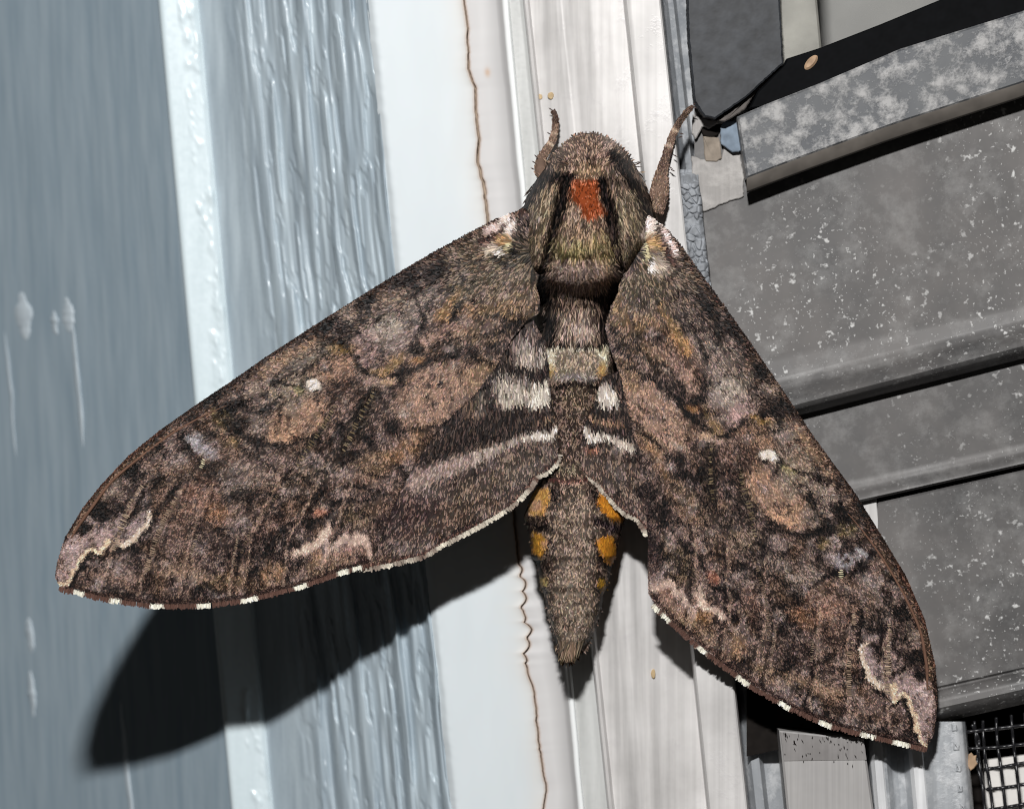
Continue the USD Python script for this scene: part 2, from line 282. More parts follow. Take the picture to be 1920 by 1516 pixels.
# ---- storm door
door = thing('storm_door', 'weathered grey aluminium storm door with a glass pane at the top right', 'storm door')
def pan_fn(x, y, h): return x, y, h + 5 * (fbm2(x, y, 170, 41) - .5)
part(door, 'panel', level([(180, 0, -66), (706, 575, -66), (752, 600, -62), (772, 618, -52), (786, 629, -34), (798, 640, -20), (808, 648, -14), (815, 655, -20), (823, 665, -38), (828, 671, -54), (829, 672, -72)], step=7, nx=70, fn=pan_fn, x0=1302), M_panel, smooth=40, label='upper grey panel with a rolled lower lip')
part(door, 'panel', level([(815, 650, -72), (968, 835, -70), (986, 850, -64), (1000, 862, -52), (1006, 868, -50), (1010, 872, -56), (1011, 873, -95)], step=7, nx=70, fn=pan_fn, x0=1320), M_panel, smooth=40, label='lower narrow grey panel with a speckled lip')
part(door, 'rail_backing', level([(990, 850, -97), (1440, 1300, -97)], nx=2, x0=1400), M_dark)
part(door, 'bottom_rail', level([(1018, 878, -90), (1020, 880, -74), (1024, 884, -70), (1389, 1250, -70), (1393, 1254, -76), (1396, 1257, -76), (1400, 1261, -64), (1415, 1276, -52), (1430, 1291, -50), (1440, 1301, -58), (1452, 1313, -78), (1458, 1319, -92)], step=7, nx=60, fn=pan_fn, x0=1646), M_panel, smooth=35, label='grey bottom rail ending above the insect screen')
part(door, 'corner_strip', prism([(1598, 938), (1643, 929), (1652, 1010), (1700, 1330), (1650, 1340)], -72, -96, 2), M_corner, label='pale upright strip beside the bottom rail')
part(door, 'ledge', prism([(1382, 219), (1432, 197), (1537, 156), (1687, 92), (1800, 57), (1920, 20), (2100, -45), (2100, 85), (1920, 155), (1687, 230), (1500, 297), (1400, 335)], 8, -64, 4), M_ledge, label='thick corroded ledge bar under the glass')
lx = np.linspace(1400, 2100, 12); ly = np.interp(lx, [1400, 1500, 1687, 1920, 2100], [334, 296, 229, 154, 84])
lv = [P(lx, ly, 5), P(lx, ly + 5, 3), P(lx, ly + 24, -8), P(lx, ly + 28, -18), P(lx, ly + 28, -64)]
part(door, 'ledge_lip', (np.stack(lv, 1).reshape(-1, 3), grid_faces(12, 5)), M_under, smooth=True, label='sloping underside of the ledge bar')
part(door, 'gasket', prism([(1284, -200), (1452, -200), (1462, 0), (1469, 119), (1400, 182), (1341, 223), (1320, 218), (1302, 190), (1290, 60)], 2, -60, 3, 1.5), M_gasket, label='upright dark grey vinyl gasket')
part(door, 'gasket', prism([(1471, 120), (1475, 110), (1537, 90), (1650, 46), (1762, 0), (2100, -150), (2100, -40), (1920, 24), (1800, 61), (1687, 97), (1537, 160), (1428, 202), (1404, 204), (1420, 172)], -8, -60, 3), M_black, label='black vinyl gasket along the glass edge')
part(door, 'gasket_end', prism([(1345, 226), (1402, 183), (1468, 124), (1418, 172), (1396, 206), (1360, 228)], -16, -58, 2, 2), M_slit, label='dull brown slit between the two gaskets')
part(door, 'glass_pane', prism([(1440, -200), (2100, -200), (2100, -60), (1500, 130), (1440, 130)], -30, -36, 1), M_glass, label='grey-green window glass')
part(door, 'glazing_backing', level([(-900, -900, -420), (420, 330, -420)], nx=2, x0=1250), M_behind, label='dim grey-green surface behind the glass')
part(door, 'inner_stop', prism([(1462, -200), (1524, -200), (1532, 0), (1545, 140), (1462, 160)], -60, -120, 4), plain_mat('cream_stop', (0.30, 0.295, 0.265), 0.5, var=.5, scale=120), label='pale upright strip seen behind the glass')
part(door, 'patch', prism([(1296, 292), (1322, 300), (1352, 300), (1362, 250), (1386, 282), (1396, 338), (1394, 368), (1345, 387), (1303, 404)], -61, -68, 1.5, 3), M_grime, label='pale scraped residue patch at the corner')
part(door, 'patch', prism([(1319, 256), (1349, 258), (1353, 296), (1345, 303), (1322, 302)], -58, -68, 1.5, 3), M_brown, label='brown square residue under the torn hole')
part(door, 'torn_hole', prism([(1314, 240), (1324, 244), (1340, 238), (1349, 234), (1346, 252), (1332, 257), (1318, 254)], -56, -66, 1, 2), M_dark, label='small black torn hole')
part(door, 'torn_edge', prism([(1298, 214), (1318, 222), (1345, 226), (1372, 214), (1362, 232), (1347, 233), (1330, 240), (1316, 238), (1304, 262), (1296, 250)], -50, -64, 2, 4), M_grime, label='torn pale edge round the hole')
foam = part(None, 'foam_block', prism([(1349, 240), (1358, 228), (1386, 222), (1392, 280), (1372, 284), (1352, 268)], -46, -62, 1.5, 6), M_foam, label='small blue foam block wedged against the left end of the ledge bar', cat='foam block')

# crackled sealant strip between frame and door
def seal_fn(x, y, h):
    p = np.stack([x.ravel(), y.ravel()], 1)
    sd = np.random.default_rng(3).uniform([1180, 120], [1420, 760], (900, 2))
    from scipy.spatial import cKDTree
    d, _ = cKDTree(sd).query(p, k=2); e = (d[:, 1] - d[:, 0]).reshape(x.shape)
    return x + 5 * (fbm2(y, y * 0, 16, 77) - .5), y, h + 6 * np.clip(e / 3.0, 0, 1) - 4 - 50 * np.clip((345 - y) / 22, 0, 1)
part(None, 'sealant_strip', upright([(1234, 1404, -60), (1236, 1406, -22), (1242, 1412, -16), (1264, 1434, -16), (1272, 1442, -24), (1273, 1443, -70)], 1.6, 330, y0=318, y1=700, fn=seal_fn), M_crackle, smooth=True, label='crackled blue-grey sealant strip beside the right foreleg', cat='sealant')

# lower right corner: flat plate, ribbed stile, screen
plate_fn = None
plate_mat = metal_mat('plate_metal', (0.36, 0.35, 0.345), (0.42, 0.41, 0.40), metallic=0.1, rough=0.48, blotch=0.0)
stile = thing('door_stile', 'ribbed pale metal stile in the lower right corner beneath the right wing tip', 'door stile')
part(stile, 'flat_plate', prism([(1461, 1369), (1620, 1385), (1640, 1530), (1665, 1720), (1492, 1720), (1476, 1520)], -6, -120, 4), plate_mat, label='flat pale plate')
rs = np.random.default_rng(11)
tr = []
for k in range(55):                                      # dirt flecks on the plate's upper end
    x = rs.uniform(1468, 1618); y = 1374 + (x - 1461) * 0.1 + 50 * rs.random() ** 1.5; a = rs.uniform(1.0, 1.9); L = rs.uniform(1.5, 5.5); w = rs.uniform(.5, 1.3)
    dx, dy = math.cos(a), math.sin(a)
    tr.append(np.array([[x - dx * L, y - dy * L], [x + dy * w, y - dx * w], [x + dx * L, y + dy * L], [x - dy * w, y + dx * w]]))
q = np.array(tr); v = P(q[..., 0].ravel(), q[..., 1].ravel(), -4.2)
part(stile, 'dirt_flecks', (v, np.arange(len(v)).reshape(-1, 4)), M_dark, kind='stuff')
part(stile, 'dirt_band', prism([(1463, 1372), (1619, 1388), (1625, 1424), (1470, 1426)], -5.0, -6.5, 0.6), metal_mat('soiled_plate', (0.17, 0.16, 0.155), (0.34, 0.325, 0.32), metallic=0.1, rough=0.6), label='soiled grey band across the plate end')
X15 = lambda x: (x - 0.09 * 1516, x)
def st(x, h): return (x - 136, x, h)
part(stile, 'rib_highlight', upright([st(1641, -74), st(1648, -63), st(1655, -61), st(1662, -62), st(1668, -70)], 3, 60, y0=1354, y1=1700), M_rib_highlight, smooth=40)  # strip laid over the rib, its highlight painted as bright colour
part(stile, 'rib_highlight', upright([st(1713, -72), st(1720, -61), st(1730, -59), st(1738, -60), st(1744, -68)], 3, 60, y0=1354, y1=1700), M_rib_highlight, smooth=40)  # second rib, highlight painted the same way
part(stile, 'ribbed_face', upright([st(1600, -130), st(1632, -118), st(1640, -76), st(1648, -66), st(1660, -64), st(1670, -68), st(1680, -90), st(1690, -96), st(1702, -92), st(1712, -74), st(1722, -64), st(1738, -62), st(1750, -68), st(1760, -72), st(1808, -70), st(1818, -76), st(1824, -92), st(1826, -140)], 4, 60, y0=1352, y1=1700), M_rib, smooth=40, label='bright ribbed face')
for k, (x, y) in enumerate([(1789, 1364), (1793, 1400), (1797, 1440), (1800, 1478), (1805, 1515)]):
    part(stile, 'dimple', prism([(x - 6, y - 8), (x + 6, y - 7), (x + 7, y + 8), (x - 5, y + 8)], -67.5, -71, 3.2, 3), M_rib)

screen = thing('insect_screen', 'torn black wire insect screen in the bottom right corner below the door rail', 'insect screen')
def tube(pts, r, n=6):
    pts = np.asarray(pts, float); r = np.broadcast_to(np.asarray(r, float), (len(pts),))
    t = np.gradient(pts, axis=0); t /= np.linalg.norm(t, axis=1, keepdims=True) + 1e-12
    up = np.array([0.0, 1.0, 0.0]); a = np.cross(t, up); bad = np.linalg.norm(a, axis=1) < 1e-3
    a[bad] = np.cross(t[bad], [1.0, 0, 0]); a /= np.linalg.norm(a, axis=1, keepdims=True); b = np.cross(t, a)
    th = np.arange(n) * 2 * np.pi / n
    v = pts[:, None] + r[:, None, None] * (np.cos(th)[None, :, None] * a[:, None] + np.sin(th)[None, :, None] * b[:, None])
    v = v.reshape(-1, 3); f = []
    i = np.arange(len(pts) - 1)[:, None] * n; j = np.arange(n)[None]
    f = np.stack([i + j, i + (j + 1) % n, i + n + (j + 1) % n, i + n + j], -1).reshape(-1, 4)
    f = np.vstack([f[:, [0, 1, 2]], f[:, [0, 2, 3]]])
    v = np.vstack([v, pts[:1], pts[-1:]]); c0, c1 = len(v) - 2, len(v) - 1; m = (len(pts) - 1) * n
    k = np.arange(n)
    f = np.vstack([f, np.stack([np.full(n, c0), (k + 1) % n, k], 1), np.stack([np.full(n, c1), m + k, m + (k + 1) % n], 1)])
    return v, f
ups = [[(1827, 1352), (1832, 1400), (1842, 1470), (1850, 1560)], [(1843, 1350), (1846, 1410), (1856, 1470), (1866, 1560)], [(1868, 1345), (1870, 1390), (1877, 1440), (1890, 1560)],
       [(1896, 1340), (1901, 1400), (1907, 1450), (1918, 1560)], [(1921, 1335), (1928, 1420), (1940, 1560)], [(1949, 1330), (1956, 1420), (1968, 1560)], [(1977, 1325), (1984, 1420), (1996, 1560)], [(1822, 1358), (1836, 1392), (1832, 1425), (1846, 1480)]]
acr = [[(1808, 1372), (1860, 1366), (1930, 1358), (2010, 1350)], [(1812, 1403), (1870, 1400), (1930, 1393), (2010, 1385)], [(1846, 1442), (1880, 1437), (1930, 1428), (2010, 1420)], [(1850, 1479), (1890, 1475), (1930, 1468), (2010, 1460)], [(1856, 1517), (1890, 1512), (1930, 1505), (2010, 1496)], [(1862, 1552), (1900, 1548), (2010, 1532)]]
def spl(p, n=24):
    p = np.asarray(p, float); t = np.linspace(0, len(p) - 1, n)
    from scipy.interpolate import PchipInterpolator
    k = np.arange(len(p)); return np.stack([PchipInterpolator(k, p[:, c])(t) for c in range(p.shape[1])], 1)
for k, w in enumerate(ups):
    q = spl(w); part(screen, 'wire', tube(P(q[:, 0], q[:, 1], -104 + 3 * np.sin(np.arange(24) * 1.6 + k)), 3.2 * S), M_wire, smooth=True)
for k, w in enumerate(acr):
    q = spl(w); part(screen, 'wire', tube(P(q[:, 0], q[:, 1], -104 + 3 * np.cos(np.arange(24) * 1.6 + k)), 3.4 * S), M_wire, smooth=True)
part(screen, 'backing_board', prism([(1845, 1425), (2040, 1400), (2040, 1700), (1860, 1700)], -190, -210, 2), M_white2, label='off-white board seen through the wires')
part(screen, 'dark_recess', level([(1380, 1250, -330), (1900, 1760, -330)], nx=2, x0=1740), M_dark)
part(None, 'flake', prism([(1816, 1414), (1822, 1410), (1826, 1416), (1831, 1415), (1830, 1424), (1833, 1431), (1826, 1440), (1820, 1444), (1815, 1436)], -88, -93, 1.5), M_tan, label='tan flake of debris caught at the edge of the insect screen', cat='flake')
def ell(cx, cy_, a, b, ang, n=14):
    t = np.linspace(0, 2 * np.pi, n, endpoint=False); c, s_ = math.cos(ang), math.sin(ang)
    return [(cx + a * math.cos(u) * c - b * math.sin(u) * s_, cy_ + a * math.cos(u) * s_ + b * math.sin(u) * c) for u in t]
part(None, 'seed', prism(ell(1521, 117, 17, 8, -0.85, 20), -2, -9, 4), M_tan, label='small oval tan seed stuck on the black gasket', cat='seed')
part(None, 'dirt_spot', prism(ell(1033, 179, 6, 7, 0.3), -93.5, -104, .6, 3), M_ochre, label='ochre dirt spot on the frame above the left foreleg, larger of the two', cat='dirt spot')
part(None, 'dirt_spot', prism(ell(1013, 182, 5, 5, 0.3), -101, -110, .6, 3), M_ochre, label='faint ochre dirt spot on the frame ridge left of the larger one', cat='dirt spot')
part(None, 'dirt_spot', prism(ell(1225, 1262, 4.5, 9, 0.1), -90, -106, .8, 3), M_ochre, label='brown dirt spot on the frame face below the moth abdomen', cat='dirt spot')

# ---------------------------------------------------------------- moth: colour pattern
def seg_dist(p, line):
    """distance of points to a polyline, and the position along it 0..1"""
    line = np.asarray(line, float); best = np.full(len(p), 1e9); at = np.zeros(len(p))
    L = np.r_[0, np.cumsum(np.linalg.norm(np.diff(line, axis=0), axis=1))]
    for k in range(len(line) - 1):
        a, b = line[k], line[k + 1]; ab = b - a; l2 = ab @ ab + 1e-9
        t = np.clip(((p - a) @ ab) / l2, 0, 1); d = np.linalg.norm(p - a - t[:, None] * ab, axis=1)
        m = d < best; best[m] = d[m]; at[m] = (L[k] + t[m] * math.sqrt(l2)) / L[-1]
    return best, at
def inside(p, poly):
    poly = np.asarray(poly, float); x, y = p[:, 0], p[:, 1]; r = np.zeros(len(p), bool); j = len(poly) - 1
    for i in range(len(poly)):
        xi, yi = poly[i]; xj, yj = poly[j]
        if yi != yj:
            r ^= ((yi > y) != (yj > y)) & (x < (xj - xi) * (y - yi) / (yj - yi) + xi)
        j = i
    return r
def paint(p, layers, col, warp=7.0, seed=0):
    """layers: ('l', line, width, colour, soft, opacity) | ('p', polygon, colour, soft, opacity) | ('e', cx, cy, rx, ry, degrees, colour, soft, opacity)"""
    w = np.stack([fbm2(p[:, 0], p[:, 1], 22, 100 + seed) - .5, fbm2(p[:, 0], p[:, 1], 22, 200 + seed) - .5], 1) * warp * 3
    w += np.stack([fbm2(p[:, 0], p[:, 1], 6, 300 + seed) - .5, fbm2(p[:, 0], p[:, 1], 6, 400 + seed) - .5], 1) * warp * 1.2
    q = p + w
    mot = .55 * fbm2(p[:, 0], p[:, 1], 16, 500 + seed) + .45 * fbm2(p[:, 0], p[:, 1], 5, 600 + seed, 2)
    for L in layers:
        if L[0] == 'l':
            _, ln, wd, c, so, op = L; ln = np.asarray(ln, float); m = np.max(wd) / 2 + so + 2
            lo, hi = ln.min(0) - m, ln.max(0) + m
        elif L[0] == 'p':
            _, pg, c, so, op = L; pg = np.asarray(pg, float); lo, hi = pg.min(0) - so - 2, pg.max(0) + so + 2
        else:
            _, cx, cy2, rx, ry, an, c, so, op = L; m = max(rx, ry) + so + 2; lo, hi = np.array([cx - m, cy2 - m]), np.array([cx + m, cy2 + m])
        s = np.nonzero(((q > lo) & (q < hi)).all(1))[0]
        if not len(s): continue
        qq = q[s]
        if L[0] == 'l':
            d, at = seg_dist(qq, ln); wv = np.interp(at, np.linspace(0, 1, np.size(wd)), np.atleast_1d(wd)); sd = d - wv / 2
        elif L[0] == 'p':
            d, _ = seg_dist(qq, np.vstack([pg, pg[:1]])); sd = np.where(inside(qq, pg), -d, d)
        else:
            a = math.radians(an); e = qq - [cx, cy2]; ex = (e[:, 0] * math.cos(a) + e[:, 1] * math.sin(a)) / rx; ey = (-e[:, 0] * math.sin(a) + e[:, 1] * math.cos(a)) / ry
            sd = (np.hypot(ex, ey) - 1) * min(rx, ry)
        k = np.clip(.5 - sd / (2 * so + 1e-6), 0, 1); k = k * k * (3 - 2 * k) * op
        if L[0] == 'l' and np.size(L[2]) == 7: k = k * np.clip((mot[s] - .38) * 6, .15, 1)
        if L[0] != 'l' and so > 5 and sum(c) > 150: k = k * np.clip((mot[s] - .36) * 5, .05, 1)
        k = k[:, None]
        col[s] = col[s] * (1 - k) + lin(c) * k
    return col

K, Dk, B, G = (27, 20, 20), (50, 39, 36), (86, 70, 60), (108, 97, 88)
T, PK, W, O = (160, 128, 102), (182, 158, 142), (232, 222, 206), (112, 96, 54)
V, GR, OC, CR = (74, 56, 56), (150, 146, 146), (152, 116, 78), (222, 196, 164)
COSTA_L = [(985, 392), (930, 412), (880, 437), (800, 480), (700, 540), (600, 603), (500, 668), (436, 713), (370, 757), (300, 806), (240, 855), (190, 908), (155, 952), (122, 1007), (107, 1055), (103, 1080), (112, 1100)]
OUT_L = COSTA_L + [(135, 1104), (210, 1121), (290, 1132), (380, 1131), (455, 1122), (560, 1096), (640, 1068), (690, 1055), (706, 1030), (722, 985), (740, 940), (765, 891), (804, 828), (844, 782), (890, 739), (930, 686), (960, 634), (985, 602), (1012, 584), (1012, 560), (1004, 535), (1020, 480), (1010, 420)]
COSTA_R = [(1215, 405), (1250, 431), (1273, 457), (1312, 510), (1355, 569), (1400, 632), (1463, 724), (1529, 823), (1600, 919), (1655, 1007), (1698, 1078), (1734, 1161), (1754, 1248), (1758, 1316), (1752, 1371), (1738, 1400)]
OUT_R = COSTA_R + [(1687, 1388), (1615, 1371), (1556, 1356), (1480, 1322), (1410, 1283), (1380, 1260), (1325, 1220), (1258, 1161), (1227, 1131), (1216, 1112), (1215, 1070), (1216, 1019), (1214, 990), (1202, 870), (1182, 790), (1166, 710), (1142, 645), (1136, 612), (1146, 575), (1160, 548), (1165, 500), (1185, 430)]
LAND = [((105, 1090), (1740, 1395)), ((228, 1018), (1652, 1284)), ((282, 958), (1622, 1203)), ((172, 1027), (1694, 1296)), ((196, 1032), (1677, 1305)), ((325, 926), (1611, 1163)), ((370, 824), (1605, 1036)), ((386, 842), (1583, 1046)),
        ((376, 925), (1550, 1138)), ((592, 721), (1440, 853)), ((555, 785), (1466, 935)), ((672, 785), (1334, 885)), ((595, 815), (1400, 930)), ((840, 720), (1222, 765)), ((696, 1030), (1232, 1095)), ((616, 985), (1312, 1104)), ((554, 1034), (1352, 1150)),
        ((834, 588), (1280, 640)), ((864, 549), (1240, 572)), ((945, 440), (1230, 445)), ((945, 473), (1218, 497)), ((600, 603), (1485, 755)), ((436, 713), (1600, 919)), ((258, 838), (1712, 1108)), ((155, 952), (1752, 1240)), ((930, 412), (1262, 445)),
        ((985, 602), (1140, 610)), ((930, 686), (1152, 680)), ((804, 828), (1184, 800)), ((765, 891), (1203, 875)), ((722, 985), (1215, 1010)), ((690, 1058), (1216, 1114)), ((290, 1134), (1556, 1358)), ((455, 1124), (1410, 1284)), ((210, 1122), (1640, 1378)), ((800, 480), (1355, 569)),
        ((560, 1098), (1325, 1222))]
R2L = RBFInterpolator(np.array([b for a, b in LAND], float), np.array([a for a, b in LAND], float), kernel='thin_plate_spline', smoothing=40.0)
L2R = RBFInterpolator(np.array([a for a, b in LAND], float), np.array([b for a, b in LAND], float), kernel='thin_plate_spline', smoothing=40.0)

